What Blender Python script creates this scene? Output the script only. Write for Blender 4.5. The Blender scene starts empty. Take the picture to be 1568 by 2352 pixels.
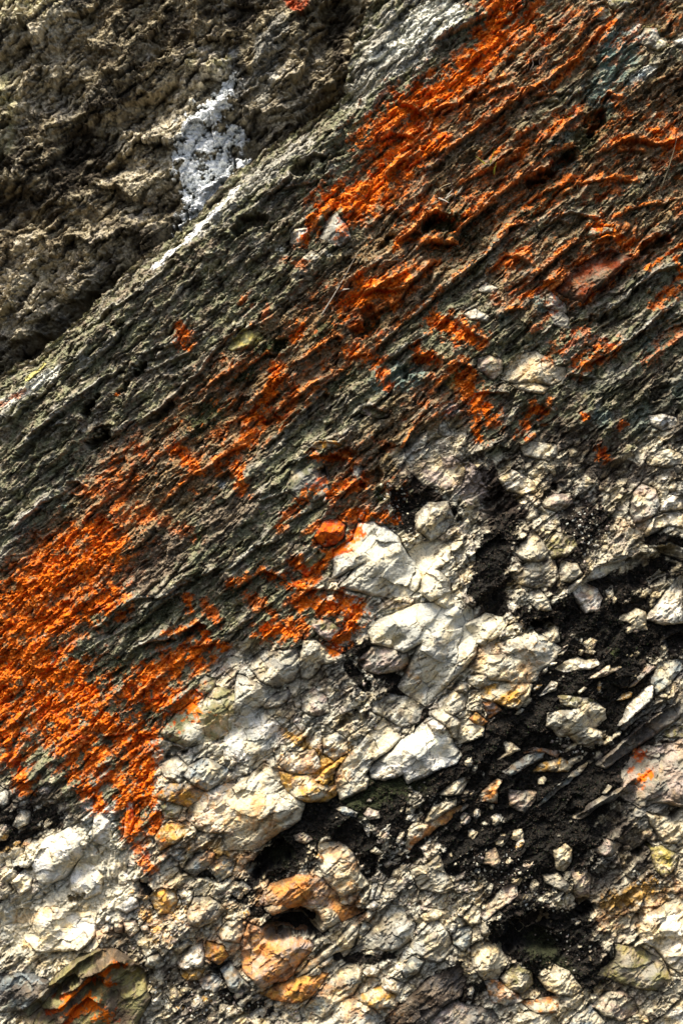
import bpy, math, random
import numpy as np
random.seed(4); R = np.random.RandomState(7)
f32 = np.float32
sc = bpy.context.scene
# ---------------- camera, sky, sun, exposure ----------------
CAMD = 30.0; PX = 200.0; CZ = 7.0        # 200 photo pixels per metre on the face; camera 30 m off
cam = bpy.data.cameras.new('camera'); camo = bpy.data.objects.new('camera', cam)
sc.collection.objects.link(camo); camo.location = (0, -CAMD, CZ); camo.rotation_euler = (math.pi/2, 0, 0)
cam.sensor_fit = 'VERTICAL'; cam.sensor_height = 36; cam.lens = 36*CAMD/(2352/PX); cam.clip_end = 500
cam.dof.use_dof = True; cam.dof.focus_distance = CAMD; cam.dof.aperture_fstop = .5
sc.camera = camo
SUN_EL, SUN_AZ = 62, 212                # azimuth: where the sun stands, seen from above, 180 = behind the camera
w = bpy.data.worlds.new('World'); sc.world = w; w.use_nodes = True
nt = w.node_tree; bg = nt.nodes['Background']; sky = nt.nodes.new('ShaderNodeTexSky')
sky.sky_type = 'NISHITA'; sky.sun_disc = False; sky.sun_elevation = math.radians(SUN_EL); sky.sun_rotation = math.radians(SUN_AZ)
sky.dust_density = 4.0; sky.air_density = 1.0
nt.links.new(sky.outputs[0], bg.inputs[0]); bg.inputs[1].default_value = 0.05
sl = bpy.data.lights.new('sun', 'SUN'); so = bpy.data.objects.new('sun', sl); sc.collection.objects.link(so)
sl.energy = 1.5; sl.angle = math.radians(16); sl.color = (1, .93, .80)
a = math.radians(SUN_AZ); e = math.radians(SUN_EL)
from mathutils import Vector
so.rotation_euler = Vector((math.sin(a)*math.cos(e), math.cos(a)*math.cos(e), math.sin(e))).to_track_quat('Z', 'Y').to_euler()
so.location = (0, -10, 30)
sc.view_settings.view_transform = 'Standard'; sc.view_settings.look = 'None'
sc.view_settings.exposure = 2.1; sc.view_settings.gamma = 1
sc.render.resolution_x = 682; sc.render.resolution_y = 1024
sc.render.engine = 'CYCLES'

# ---------------- noise ----------------
GA = R.rand(16, 256, 256).astype(f32)*2*np.pi
GX = np.cos(GA); GY = np.sin(GA); RV = R.rand(24, 256, 256).astype(f32)
def gn(x, y, s=0):
    s = s % 16
    xi = np.floor(x); yi = np.floor(y); fx = (x-xi).astype(f32); fy = (y-yi).astype(f32)
    xi = xi.astype(np.int32) & 255; yi = yi.astype(np.int32) & 255; x1 = (xi+1) & 255; y1 = (yi+1) & 255
    gx, gy = GX[s], GY[s]
    u = fx*fx*fx*(fx*(fx*6-15)+10); v = fy*fy*fy*(fy*(fy*6-15)+10)
    a = gx[xi, yi]*fx+gy[xi, yi]*fy; b = gx[x1, yi]*(fx-1)+gy[x1, yi]*fy
    c = gx[xi, y1]*fx+gy[xi, y1]*(fy-1); d = gx[x1, y1]*(fx-1)+gy[x1, y1]*(fy-1)
    return (a+(b-a)*u+((c+(d-c)*u)-(a+(b-a)*u))*v)*1.5
def fbm(x, y, o=4, s=0, g=.5):
    r = 0; am = 1.0; t = 0
    for i in range(o):
        r = r+am*gn(x+17.3*i, y-9.1*i, s+i); t += am; am *= g; x = x*2.03; y = y*2.03
    return r/t*1.3
def ss(x, a, b):
    t = np.clip((x-a)/(b-a), 0, 1); return t*t*(3-2*t)
def rot(u, v, ang, sa, sb):            # along-strike / across coordinates, stretched
    c, s = math.cos(math.radians(ang)), math.sin(math.radians(ang))
    return (u*c-v*s)/sa, (-u*s-v*c)/sb
def facet(x, y, s=0, tilt=1.0, jit=.9):   # broken-rock facets: (height, distance to crack, cell id value)
    xi = np.floor(x).astype(np.int32); yi = np.floor(y).astype(np.int32)
    d1 = np.full(x.shape, 9, f32); d2 = d1.copy(); h = np.zeros(x.shape, f32); idv = h.copy()
    A, B, C, D, E = [RV[(s+k) % 24] for k in range(5)]
    for i in (-1, 0, 1):
        for j in (-1, 0, 1):
            cx = xi+i; cy = yi+j; ax = cx & 255; ay = cy & 255
            dx = (x-(cx+.5+(A[ax, ay]-.5)*jit)).astype(f32); dy = (y-(cy+.5+(B[ax, ay]-.5)*jit)).astype(f32)
            d = dx*dx+dy*dy
            hh = C[ax, ay]-.5+tilt*((D[ax, ay]-.5)*dx*2+(E[ax, ay]-.5)*dy*2)
            m = d < d1
            d2 = np.where(m, d1, np.minimum(d2, d)); h = np.where(m, hh, h); idv = np.where(m, D[ax, ay], idv); d1 = np.where(m, d, d1)
    return h, np.sqrt(d2)-np.sqrt(d1), idv
def segd(u, v, x1, y1, x2, y2):
    dx, dy = x2-x1, y2-y1; L = dx*dx+dy*dy+1e-6
    t = np.clip(((u-x1)*dx+(v-y1)*dy)/L, 0, 1)
    return np.sqrt((u-x1-t*dx)**2+(v-y1-t*dy)**2), t
TO = dict(A=(0,0),B=(900,0),C=(1731,0),D=(0,800),E=(900,800),F=(1731,800),G=(0,1600),H=(900,1600),I=(1731,1600),
          J=(0,2400),K=(900,2400),L=(1731,2400),M=(0,3096),N=(900,3096),O=(1731,3096),Z=None)
def tp(tile, pts):
    p = [tuple(float(c) for c in q.split(',')) for q in pts.split()]
    if tile == 'Z': return p
    ox, oy = TO[tile]
    return [((ox+x*.63776)*.57416, (oy+y*.63776)*.57416) for x, y in p]
def polyd(u, v, P):                    # signed distance, + inside
    d = np.full(u.shape, 1e9, f32); ins = np.zeros(u.shape, bool)
    for i in range(len(P)):
        x1, y1 = P[i-1]; x2, y2 = P[i]
        d = np.minimum(d, segd(u, v, x1, y1, x2, y2)[0])
        if y1 != y2: ins ^= ((v < y1) != (v < y2)) & (u < x1+(v-y1)*(x2-x1)/(y2-y1))
    return np.where(ins, d, -d)

# ---------------- the global grid (photo pixels on the face, denser inside the frame) ----------------
ST = 1.75
def axis(n0, n1):
    c = np.arange(n0-60, n1+60, ST); g = np.cumsum(np.linspace(3, 45, 34))
    return np.concatenate([c[0]-g[::-1], c, c[-1]+g]).astype(f32)
U1, V1 = axis(0, 1568), axis(0, 2352)
U, V = np.meshgrid(U1, V1)
def inwin(x0, y0, x1, y1):
    i0, i1 = np.searchsorted(U1, [x0, x1]); j0, j1 = np.searchsorted(V1, [y0, y1]); return slice(j0, j1), slice(i0, i1)
def samp(A, u, v):                     # bilinear lookup of a global field
    fi = np.clip(np.interp(u, U1, np.arange(len(U1))), 0, len(U1)-1.001); fj = np.clip(np.interp(v, V1, np.arange(len(V1))), 0, len(V1)-1.001)
    i = fi.astype(int); j = fj.astype(int); a = fi-i; b = fj-j
    if A.ndim == 3: a = a[..., None]; b = b[..., None]
    return A[j, i]*(1-a)*(1-b)+A[j, i+1]*a*(1-b)+A[j+1, i]*(1-a)*b+A[j+1, i+1]*a*b

# warp shared by every painted edge
WX = fbm(U/60, V/60, 5, 1); WY = fbm(U/60+40, V/60, 5, 5)
N1 = fbm(U/22, V/22, 5, 3, .6); N2 = fbm(U/7, V/7, 3, 8, .7); N0 = fbm(U/180, V/180, 4, 11)
au, at_ = rot(U+WX*6, V+WY*6, 41, 1, 1)      # along, across(+ = up-left)
NS = fbm(au/90, at_/16, 5, 2, .6)              # streaky noise along the beds

COL = dict(rus=(.13,.030,.010), grn=(.15,.15,.092), gry=(.22,.20,.15), brn=(.13,.10,.07), blk=(.009,.008,.006), dbr=(.042,.031,.023),
  org=(.72,.17,.018), red=(.42,.055,.009), pal=(.60,.57,.46), crm=(.66,.60,.45), wht=(.82,.80,.73), blu=(.26,.30,.31),
  teal=(.13,.18,.155), och=(.58,.34,.09), oro=(.56,.25,.09), pnk=(.46,.38,.33), olv=(.24,.23,.12), gwh=(.50,.50,.44),
  gr2=(.30,.29,.25), slt=(.12,.11,.10), yel=(.42,.38,.14), moss=(.035,.042,.015))
COL = {k: np.array(c, f32) for k, c in COL.items()}

def mask(strokes, tile='Z', rough=.55, streak=0.0, soft=.55):
    M = np.zeros(U.shape, f32)
    for line in strokes.strip().split(';'):
        q = line.split()
        if not q: continue
        t = 'Z'
        if q[0].isalpha(): t = q[0]; q = q[1:]
        st = 1.0
        if q[-1][0] == '*': st = float(q[-1][1:]); q = q[:-1]
        r = float(q[-1]); P = tp(t, ' '.join(q[:-1]))
        if len(P) == 1: P = P*2
        xs = [p[0] for p in P]; ys = [p[1] for p in P]; m = r*1.9
        sj, si = inwin(min(xs)-m, min(ys)-m, max(xs)+m, max(ys)+m)
        uu, vv = U[sj, si], V[sj, si]
        if not uu.size: continue
        d = np.full(uu.shape, 1e9, f32)
        for a_, b_ in zip(P[:-1], P[1:]): d = np.minimum(d, segd(uu, vv, *a_, *b_)[0])
        n = rough*(N1[sj, si]*.8+N2[sj, si]*.35)+streak*NS[sj, si]
        M[sj, si] = np.maximum(M[sj, si], st*ss(1-d/r+n, 0, soft))
    return M
def lerp(C, c, m): return C*(1-m[..., None])+c*m[..., None]

# ---------------- traced stones ----------------
OCC = np.zeros(U.shape, bool)
RK = []
def rock(tile, pts, c1, c2, th, label, name='rock', cat='rock', group=None, lich=1.0, rnd=.3, dark=.25, fs=1.0, pol=True):
    RK.append((tp(tile, pts), c1, c2, th, label, name, cat, group, lich, rnd, dark, fs))
ROCKS = '''H;pal;gwh;.30;big pale triangular block under the orange ridge, grey-green patch on its left;720,1170 850,1040 670,1110 690,960 800,880 840,790 930,780 1000,800 1080,860 1140,970 1190,1020 1230,1110 1200,1180 1140,1230 1030,1230 900,1215
H;pal;crm;.20;cracked cream block right of the big triangular block;1150,960 1230,890 1330,880 1410,930 1400,1010 1310,1060 1390,1130 1410,1200 1290,1260 1230,1200 1240,1110 1190,1020
H;crm;pal;.12;small squared cream block beside the rim of the big white boulder;1300,1230 1340,1200 1400,1210 1430,1270 1400,1310 1320,1280
H;red;org;.22;upright orange-covered boulder left of the big triangular block;560,860 620,760 700,750 750,790 740,860 690,900 620,920
H;olv;gr2;.12;small grey-green slab with orange rim below the upright orange boulder;450,1065 590,930 630,960 560,1040 520,1100
H;gr2;grn;.12;grey rounded outcrop with vertical cracks above the orange gully;390,560 430,430 540,340 610,380 640,480 640,580 560,640 460,620
H;crm;och;.10;flat tan slab lit on the dark ridge;530,290 560,262 650,255 740,262 725,290 600,312
H;olv;pnk;.12;dark peaked stone with tan tip;850,80 870,42 920,50 1020,95 960,110 900,100
H;gr2;pal;.10;small upright grey stone at the top of the orange gully;795,480 810,410 850,400 860,450 830,500
H;wht;pal;.06;tiny bright white chip standing in orange lichen;612,640 625,605 645,612 632,645
H;crm;wht;.05;tiny cream shard above the triangular block peak;835,750 850,705 880,700 870,745
H;wht;gwh;.04;white fleck in the centre of the orange dome;660,1300 680,1282 695,1300 675,1315
H;pal;gwh;.16;cracked pale hump right of the dark gully;1200,720 1280,650 1390,640 1430,740 1380,830 1290,880 1200,810
H;crm;pnk;.08;pinkish cream sheet below the lichen gully;1150,440 1240,380 1400,340 1500,400 1480,520 1380,560 1250,520
K;gwh;pal;.42;biggest smooth white boulder, ochre smudge near its top;900,200 960,130 1080,80 1180,40 1310,20 1480,10 1540,60 1568,230 1568,330 1500,430 1400,520 1250,660 1150,600 1090,540 1160,400 1230,280 1120,330 1010,290 920,260
K;pnk;gr2;.24;purplish grey rounded knob under the biggest white boulder;840,380 920,300 1030,300 1140,340 1150,400 1080,450 960,470 880,440
K;gwh;gr2;.20;granular grey boulder in the hollow below the biggest white boulder;930,640 1040,600 1180,630 1240,680 1210,760 1100,790 1020,740 930,700
K;crm;gwh;.26;long cream wedge leaning up to the right beside the white pointed slab;690,1080 850,900 1000,750 1090,860 1040,930 920,1010 880,1090 900,1120 880,1190 720,1260 700,1200
K;wht;gwh;.36;white pointed slab with rough grey underside over the black hollow;910,1060 1060,930 1200,820 1270,755 1330,750 1400,810 1425,910 1475,970 1440,1020 1350,1060 1250,1110 1150,1140 1120,1090 1000,1130 920,1110
K;wht;wht;.40;clean white chip capping the white pointed slab;1262,772 1310,748 1372,778 1400,812 1378,828 1290,800
K;crm;pal;.18;cream block behind the tip of the white pointed slab;1290,700 1380,670 1470,760 1450,870 1420,860 1395,800 1330,745
K;crm;pal;.16;rough cream block above the white pointed slab;1370,640 1430,570 1510,590 1490,680 1420,720 1370,690
K;gwh;gr2;.10;small grey flake under the biggest white boulder right tip;1430,560 1470,520 1520,515 1515,580 1440,570
K;crm;pal;.24;broad cream boulder stained ochre above the black cave;0,1200 140,1120 240,1030 340,1070 360,1160 500,1270 470,1370 300,1500 200,1568 0,1568
K;crm;och;.18;flat cream shelf between two ochre streaks;340,1080 520,1110 650,1180 700,1160 690,1220 640,1265 520,1260 420,1220 350,1140
K;gr2;pal;.26;rounded grey-cream boulder below the orange patch;160,420 230,330 440,310 480,400 420,500 330,545 220,500
K;pal;crm;.20;creased cream wedge beside the rounded grey-cream boulder;460,400 500,250 570,250 640,320 760,350 740,370 600,400 540,490 480,480
K;pal;pnk;.14;small squared cream block in the cracked hollow;480,600 560,550 640,620 650,700 560,730 490,700
K;gr2;pal;.12;narrow grey stone in the crack left of the hollow;230,650 300,600 400,560 420,610 330,670 250,680
K;gwh;crm;.18;round pale knob above the ochre streak;620,860 700,830 760,880 770,960 680,1000 620,960
K;pnk;olv;.14;tan pointed stone enclosed by orange lichen;540,130 640,120 720,180 700,230 650,260 550,180
K;pal;gwh;.12;pale pitted panel right of the ochre-stained block;80,470 230,530 320,560 260,640 100,760 60,700
K;wht;gwh;.10;large white granular panel below the pitted one;0,800 130,700 230,680 370,820 320,900 120,1010 0,1000
K;crm;wht;.10;bright cream panel glazed with ochre;340,1030 420,960 560,940 600,1040 560,1080 420,1090
L;crm;pal;.20;white stone split by a dark crack, orange cap above;165,745 230,750 320,800 310,850 230,880 130,900
L;oro;och;.20;small orange stone leaning on the split white one;225,740 265,700 340,765 300,795 250,780
L;crm;och;.22;cream boulder with ochre top right in the row beside the black moss;300,560 440,510 560,510 620,530 600,600 520,680 440,660 310,610
L;pal;crm;.20;broad flat cream boulder in the middle of the row;240,420 290,350 400,350 560,320 640,400 660,460 640,500 540,520 440,500 330,480
L;pal;gwh;.24;smooth cream boulder topping the row;410,280 520,240 620,190 680,230 790,300 760,360 660,440 590,400 440,320
L;pal;gwh;.14;narrow pale stone wedged under the broad flat one;215,480 300,470 400,480 410,505 280,555 220,520
L;pal;crm;.14;small cream stone above the smooth boulder;440,190 510,140 570,160 570,200 500,220
L;crm;pal;.18;cracked cream slab right of the biggest white boulder;205,160 330,90 470,130 420,210 300,290 250,250
L;pal;crm;.12;pale twin-lobed stone at the edge of the black moss;680,210 740,150 785,170 790,260 740,270
L;oro;pnk;.12;dull orange stone under the row of cream boulders;310,640 370,630 430,690 350,740
L;pal;gwh;.20;broad layered pale slab in the middle of the black moss;705,780 720,710 850,685 1000,640 1075,690 1080,740 1000,800 880,850 790,850 760,800
L;gwh;crm;.18;white wedge below the layered pale slab;860,860 950,785 1060,830 1060,860 960,915 900,900
L;olv;pal;.12;olive half-shaded stone above the layered pale slab;780,600 850,600 1000,620 1030,650 900,680 800,650
L;crm;wht;.14;ragged cream stone high in the black moss;770,430 820,395 900,360 960,390 1020,370 1040,400 980,430 880,440 820,450
L;pnk;crm;.12;pinkish cream shard with a long tail right of the ragged one;970,490 1100,405 1110,430 1180,425 1060,480
L;pal;wht;.08;slim pale shard left in the black moss;670,600 740,510 780,520 770,560
L;crm;pal;.12;lobed cream stone near the upper right of the moss;1170,125 1280,60 1340,80 1350,190 1240,200 1250,150
L;wht;gwh;.18;long white blade of rock pointing down left;1165,790 1230,680 1340,560 1390,540 1370,620 1290,700 1190,775
L;gwh;blu;.16;blue-white crag at the right edge above the blade;1370,520 1420,400 1568,380 1568,440 1480,530 1400,590
L;pnk;gwh;.12;thin slanting sliver beside the blue-white crag;1235,550 1350,410 1410,420 1330,480 1260,540
L;gr2;blu;.08;thin grey strip under the white blade;1180,810 1300,720 1440,610 1460,630 1300,740 1200,820
L;blu;slt;.16;blue-grey slate plate below the middle of the moss;430,1080 560,1000 650,950 700,960 690,990 600,1040 490,1100
L;crm;och;.14;cream and ochre lump behind the blue-grey plate;630,1080 700,1020 810,1000 880,1040 850,1080 700,1080
L;pnk;oro;.08;pinkish crumb line above the blue-grey plate;570,960 640,925 800,960 780,990 700,960
L;crm;pal;.09;cream hooked shard left of the blue-grey plate;405,1000 460,960 440,890 500,900 545,940 480,970
L;oro;crm;.18;bright orange wedge with a cream foot;270,1270 320,1190 400,1125 430,1130 400,1190 400,1270 320,1260
L;pal;crm;.15;cream prism left of the orange wedge;45,1215 130,1140 200,1110 205,1150 180,1210 110,1220
L;crm;pal;.14;long cream lath below the cream prism;0,1290 145,1240 140,1280 20,1370 -60,1400
L;oro;crm;.14;long orange lath running up to the right;-150,1440 0,1370 175,1300 80,1400 -70,1480 -160,1568
L;pnk;gr2;.14;grey-pink stone hanging in the black moss;475,1200 650,1210 640,1260 570,1340 480,1290
L;blu;gr2;.06;thin blue-grey blade at the foot of the moss;660,1290 760,1190 900,1080 930,1090 800,1190 700,1270
L;crm;wht;.05;tiny bright fleck in the moss below the white wedge;950,980 962,960 975,965 962,982
L;slt;gr2;.24;long dark slate blade slanting to the right edge above the orange spot;1035,1045 1180,900 1330,780 1568,600 1640,560 1640,660 1568,700 1400,850 1200,980 1080,1060
L;slt;gr2;.20;dark slate blade below the long one, pointing down left;880,1375 1000,1270 1200,1165 1290,1110 1250,1190 1050,1300 930,1370
L;gr2;pnk;.20;broad grey block wearing the isolated orange spot at the right edge;1170,1230 1200,1050 1330,940 1450,920 1568,880 1640,870 1640,1300 1568,1300 1400,1260 1300,1300
L;gwh;crm;.06;small pale sliver at the tip of a dark ridge;1055,1210 1100,1160 1120,1170 1075,1220
L;gr2;olv;.14;grey boulder in shade at the right edge;1440,850 1500,810 1568,800 1568,860 1480,870
I;gr2;pal;.24;triangular grey-cream stone pointing up;520,960 620,820 690,900 740,1000 650,1010 560,1000
I;olv;pal;.18;squared olive-cream stone right of the triangular one;700,900 760,830 880,860 900,920 830,980 740,990
I;gr2;pal;.24;broad grey-cream stone under the triangular one;490,1100 600,1020 760,1010 780,1110 740,1170 640,1180 540,1150
I;pal;gr2;.18;round cream knob right of the broad grey-cream stone;790,1080 800,1010 900,1030 930,1090 860,1140 800,1130
I;pal;gwh;.14;pale egg-shaped stone above the black moss;600,1260 660,1190 720,1250 740,1320 660,1320
I;wht;pnk;.14;crumbly bright white stone at the moss edge;870,1180 950,1150 1030,1190 1060,1240 1040,1310 960,1340 900,1260
I;pnk;pal;.12;notched pale stone with a dark socket;680,640 760,590 860,590 880,650 780,700 690,670
I;gwh;pnk;.18;tall smooth grey-white stone on the right;1250,600 1310,530 1390,560 1420,650 1390,720 1270,770 1240,700
I;wht;pal;.16;bright cream block at the right edge, uppermost;1430,650 1500,600 1568,610 1568,680 1420,700
I;crm;wht;.18;yellow-cream arched ledge at the right edge;1330,830 1380,740 1450,710 1568,720 1568,800 1480,780 1340,850
I;gwh;pal;.16;grey-white curved ledge at the right edge below the arched one;1360,920 1490,895 1568,930 1568,990 1500,970
I;pal;wht;.12;long slanting pale rib;820,1210 880,1150 1000,1040 1070,1040 1250,970 1280,980 1080,1100 960,1140 840,1215
I;pal;crm;.10;thin pale rib slanting at the right edge;1320,1180 1500,1020 1568,1020 1568,1060 1420,1110 1350,1180
I;wht;gwh;.24;big white slab cut by the right edge;1350,1380 1480,1200 1568,1110 1568,1400 1450,1410
I;wht;pal;.16;fluted white knob near the right edge;1360,100 1430,90 1520,110 1530,160 1440,190 1370,150
I;gwh;pal;.14;grey-white block below the second orange hump;550,290 640,265 770,280 780,340 730,380 580,350
I;crm;wht;.14;cream block left of the notched stone;410,490 500,440 610,500 650,570 560,590 460,560
I;gwh;gr2;.10;pale stone beside the dark brown stain, left;40,150 75,130 115,220 80,230 40,210
I;pal;crm;.10;lichen-edged pale stone right of the lower orange drips;1350,340 1480,310 1568,350 1568,400 1430,420 1340,400
F;crm;pal;.14;cracked yellow-cream slab on the dark ridge;430,1120 450,1060 540,970 650,960 760,1040 820,1060 830,1110 740,1160 640,1140 520,1150
F;crm;pal;.10;narrow yellow-cream strip below the cracked slab;490,1160 620,1140 720,1180 690,1220 560,1200
F;crm;pnk;.12;cream block left of the cracked slab;280,1000 350,980 430,1010 430,1080 380,1130 280,1060
F;pal;pnk;.14;cream wedge high on the ridge;710,600 740,590 830,660 840,700 780,700 700,670
F;gr2;pal;.12;pale stone under the cream wedge;720,700 800,690 850,740 850,810 760,790
F;gwh;pal;.08;loose grey-white stones nook on the ridge;190,720 260,690 350,740 330,770 230,760
F;rus;brn;.16;dark red slab leaning between two ridges;780,570 860,460 960,390 1090,320 1240,370 1100,500 1000,560 940,640 820,600
F;olv;pal;.08;small pale green shard above the dark red slab;1040,230 1060,185 1120,190 1110,220
F;pal;olv;.10;pale notch stone left of the green shard;960,230 985,185 1030,190 1040,230 1000,245
F;gr2;gwh;.10;grey peaked rock at the lower left of the ridge bundle;280,570 330,515 400,560 380,590 320,580
C;olv;gr2;.20;squared olive-grey block at the top edge;1090,0 1200,-20 1240,40 1150,85 1100,50
C;gwh;gr2;.12;round grey-green knob near the top right;1280,280 1320,190 1390,190 1420,270 1350,310
C;gwh;wht;.10;pale knob cut by the right edge near the top;1500,270 1568,235 1568,310 1510,300
C;pal;olv;.12;cream knob right of the round grey-green one;1340,300 1380,240 1450,250 1470,300 1400,330
C;crm;olv;.08;tan stone at the head of an orange ridge;1000,120 1040,60 1090,70 1110,110 1050,140
E;wht;crm;.08;bright white stone below the orange slope;410,220 440,190 530,180 500,260 460,290 415,270
E;gr2;gwh;.18;grey pyramid-shaped stone in the orange slope;600,240 640,140 700,88 760,170 790,250 720,300
E;yel;olv;.10;yellow-green flat stone on the grey slab;20,930 120,810 220,840 160,930 50,950
E;gr2;crm;.10;small capped stone with pale top on the grey slab;480,380 540,320 600,360 560,400
N;gwh;gr2;.30;large grey-white pointed block leaning left, bottom centre;800,1140 960,960 1050,830 1130,850 1190,930 1170,1020 1100,1090 1000,1110 880,1100
N;gwh;gr2;.28;tall grey-white block split by a thin crack, bottom centre;1100,1170 1200,1030 1300,905 1340,930 1400,1000 1420,1090 1350,1170 1270,1150 1200,1120
N;pal;gwh;.24;long pale block with grey facets left of the pointed one;450,1280 560,1170 700,1060 830,930 830,1020 790,1100 700,1130 600,1190
N;pnk;oro;.20;broad rust and pink boulder, bottom centre;110,1050 150,950 300,990 480,1010 560,1090 460,1200 380,1300 240,1340 110,1230
N;oro;och;.16;rust-coloured ledge below the rust and pink boulder;230,1390 440,1290 640,1270 560,1380 480,1440 300,1430
N;oro;pnk;.22;crumbly orange-brown block above the dark slot;200,830 260,730 450,640 600,650 690,740 720,830 860,870 740,930 600,850 400,880 300,810
N;pal;crm;.22;creased cream boulder right of the black cave;590,560 600,430 700,440 800,500 830,600 900,700 740,770 640,680
N;crm;gwh;.26;cream lip roofing the dark slot;250,850 350,810 400,870 560,820 700,880 720,930 600,1000 480,900 300,890
N;wht;gwh;.10;small white cube in the rubble centre;880,850 930,800 970,820 940,860
N;gwh;wht;.12;pale faceted stone below the small white cube;830,930 900,870 940,880 900,940
N;gwh;blu;.10;narrow pale stone below the faceted one;830,1010 870,950 920,970 850,1020
N;wht;gwh;.06;thin upright white finger of rock;900,800 930,690 955,695 925,790
N;wht;pal;.06;second thin upright finger of rock, right of the first;935,790 965,700 985,705 965,785
N;crm;blu;.24;slanting block patched blue and ochre at the bottom edge;510,1490 600,1370 760,1220 850,1230 850,1310 800,1400 700,1440 600,1530
N;crm;och;.20;cream and ochre stone near the bottom edge;855,1390 980,1340 1070,1390 1030,1460 950,1470 830,1420
N;wht;crm;.14;squared white stone near the bottom edge;980,1290 1050,1280 1120,1320 1090,1380 990,1340
N;blu;gwh;.16;blue-grey faceted stone under the tall split block;1110,1230 1170,1140 1250,1170 1200,1250 1130,1280
N;wht;pal;.12;small white stone left of the squared one;860,1240 920,1210 970,1230 950,1280 880,1270
N;slt;dbr;.26;dark brown slate wedge rising from the bottom edge;980,1568 1100,1450 1300,1270 1480,1180 1500,1300 1480,1400 1350,1450 1250,1568
N;pal;gwh;.24;broad cream boulder cut by the bottom edge;590,1500 700,1430 900,1440 1000,1568 900,1640 600,1620
N;pal;crm;.20;cream boulder with a peaked top in the black rubble;1160,600 1250,570 1330,500 1370,610 1430,700 1380,740 1220,720
N;gwh;blu;.08;flat white stone lying in the black cave mouth;700,220 760,205 830,240 820,265 740,250
N;pnk;crm;.08;pinkish stone right of the flat white one;870,245 900,215 960,230 970,270 900,280
N;pal;gwh;.08;lone pale stone in the black moss above the finger rocks;905,480 940,450 990,490 960,505 915,490
N;pnk;pal;.10;dusty pink lump in the black cave;430,390 490,365 550,410 500,440 440,420
N;crm;pal;.12;cream stone at the left end of the rubble crest;1220,890 1290,850 1400,860 1330,900 1250,920
N;gr2;pnk;.20;brown-cream slab at the bottom right corner of the slate wedge;1250,1568 1360,1480 1460,1440 1568,1500 1568,1620 1300,1640
N;crm;oro;.14;thin cream ledge with ochre rim above the bottom blocks;610,560 560,520 590,500 620,530
M;olv;brn;.30;dark jagged slab crossed by rust-red ledges in the lower left corner;130,1500 330,1300 500,1150 620,1080 740,1100 800,1150 900,1240 940,1400 860,1568 840,1640 200,1640
M;gr2;grn;.36;grey-green ridge edge of the dark jagged slab;150,1480 330,1310 500,1180 560,1190 420,1290 300,1400 180,1520
M;slt;blu;.14;dark striped slate slab at the left edge;-40,1260 150,1250 310,1290 330,1340 150,1480 -40,1490
M;gr2;blu;.18;smooth grey wedge in the upper rubble;1150,600 1230,520 1300,480 1350,500 1330,560 1220,640
M;blu;crm;.16;blue-grey topped stone right of the smooth wedge;1310,580 1400,520 1470,560 1450,640 1370,680
M;gr2;pal;.28;large faceted grey block with dark flat face;1180,880 1220,780 1310,770 1400,850 1360,920 1260,960 1190,940
M;och;crm;.20;rounded ochre-and-cream boulder left of the faceted grey block;940,780 1000,720 1090,740 1110,800 1080,870 990,880
M;wht;blu;.14;rounded blue-white knob in the upper rubble;1060,490 1110,465 1160,480 1160,540 1110,550
M;wht;gr2;.18;white wedge with a dark underside by the pale wall;730,830 820,770 860,780 870,830 800,870
M;pal;gwh;.18;squared pale stone with a shadowed base;1360,1000 1430,930 1520,930 1530,990 1500,1060 1400,1050
M;och;oro;.16;ochre wedge under the squared pale stone;1300,1060 1400,1090 1430,1150 1380,1200 1290,1150
M;wht;gwh;.26;tall white peaked stone in the rubble;1110,1190 1200,1090 1260,1060 1280,1130 1270,1200 1190,1240 1130,1230
M;gwh;pal;.18;short blunt grey-white stone left of the tall peaked one;910,1200 930,1140 1000,1120 1030,1200 980,1230
M;wht;crm;.14;bright cream stone between ochre boulder and grey block;1120,740 1210,730 1200,800 1150,830
M;crm;pnk;.14;pinkish cream cobble under the pale wall;780,930 850,920 870,980 820,1030 790,990
M;pnk;crm;.10;small pinkish cobble left of the pinkish cream one;720,930 775,940 770,1000 725,990
M;gr2;gwh;.12;grey cobble at the middle of the rubble;880,960 920,930 940,990 900,1000
M;gwh;pal;.12;slanting pale slat above the tall peaked stone;1090,1100 1170,1040 1200,1060 1120,1140
M;och;crm;.12;ochre stone under the tall peaked stone;1130,1250 1200,1220 1280,1230 1250,1290 1160,1300
M;gr2;blu;.18;grey wedge left of the rust boulder;1380,1240 1440,1200 1480,1250 1568,1330 1568,1380 1450,1370
M;blu;wht;.14;blue-white cobble below the ochre stone;1240,1300 1330,1270 1390,1300 1360,1370 1280,1360
M;crm;gr2;.12;round cream cobble low in the rubble;1040,1380 1100,1340 1140,1400 1080,1440
M;pal;wht;.22;large creamy block on the pale wall;440,650 510,540 600,580 650,640 630,740 540,780 450,720
M;wht;pal;.20;broadest white panel of the pale wall;220,560 280,420 440,330 520,400 510,520 400,640 300,680 240,660
M;pal;wht;.14;angular cream block ringed by dark cracks;90,660 160,600 210,640 200,710 130,760
M;gwh;pal;.14;grey-white block at the left edge;-20,830 60,790 100,860 90,930 0,960
M;crm;wht;.18;brightest cream buttress of the pale wall;160,1040 250,850 330,830 440,880 600,870 600,1000 520,1090 400,1110 240,1110
M;wht;pal;.10;tall narrow white rib below the orange drips;590,420 600,250 640,240 690,290 700,400 650,440
M;wht;gwh;.10;pale rib between the two orange drips;790,280 800,180 830,180 835,300 810,390 780,400
M;pal;gr2;.10;small block at the crack left of the buttress;0,700 50,670 80,720 40,780 0,790
M;gwh;wht;.12;chipped white stone under the pale ribs;740,650 770,610 810,640 790,690 750,690
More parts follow.
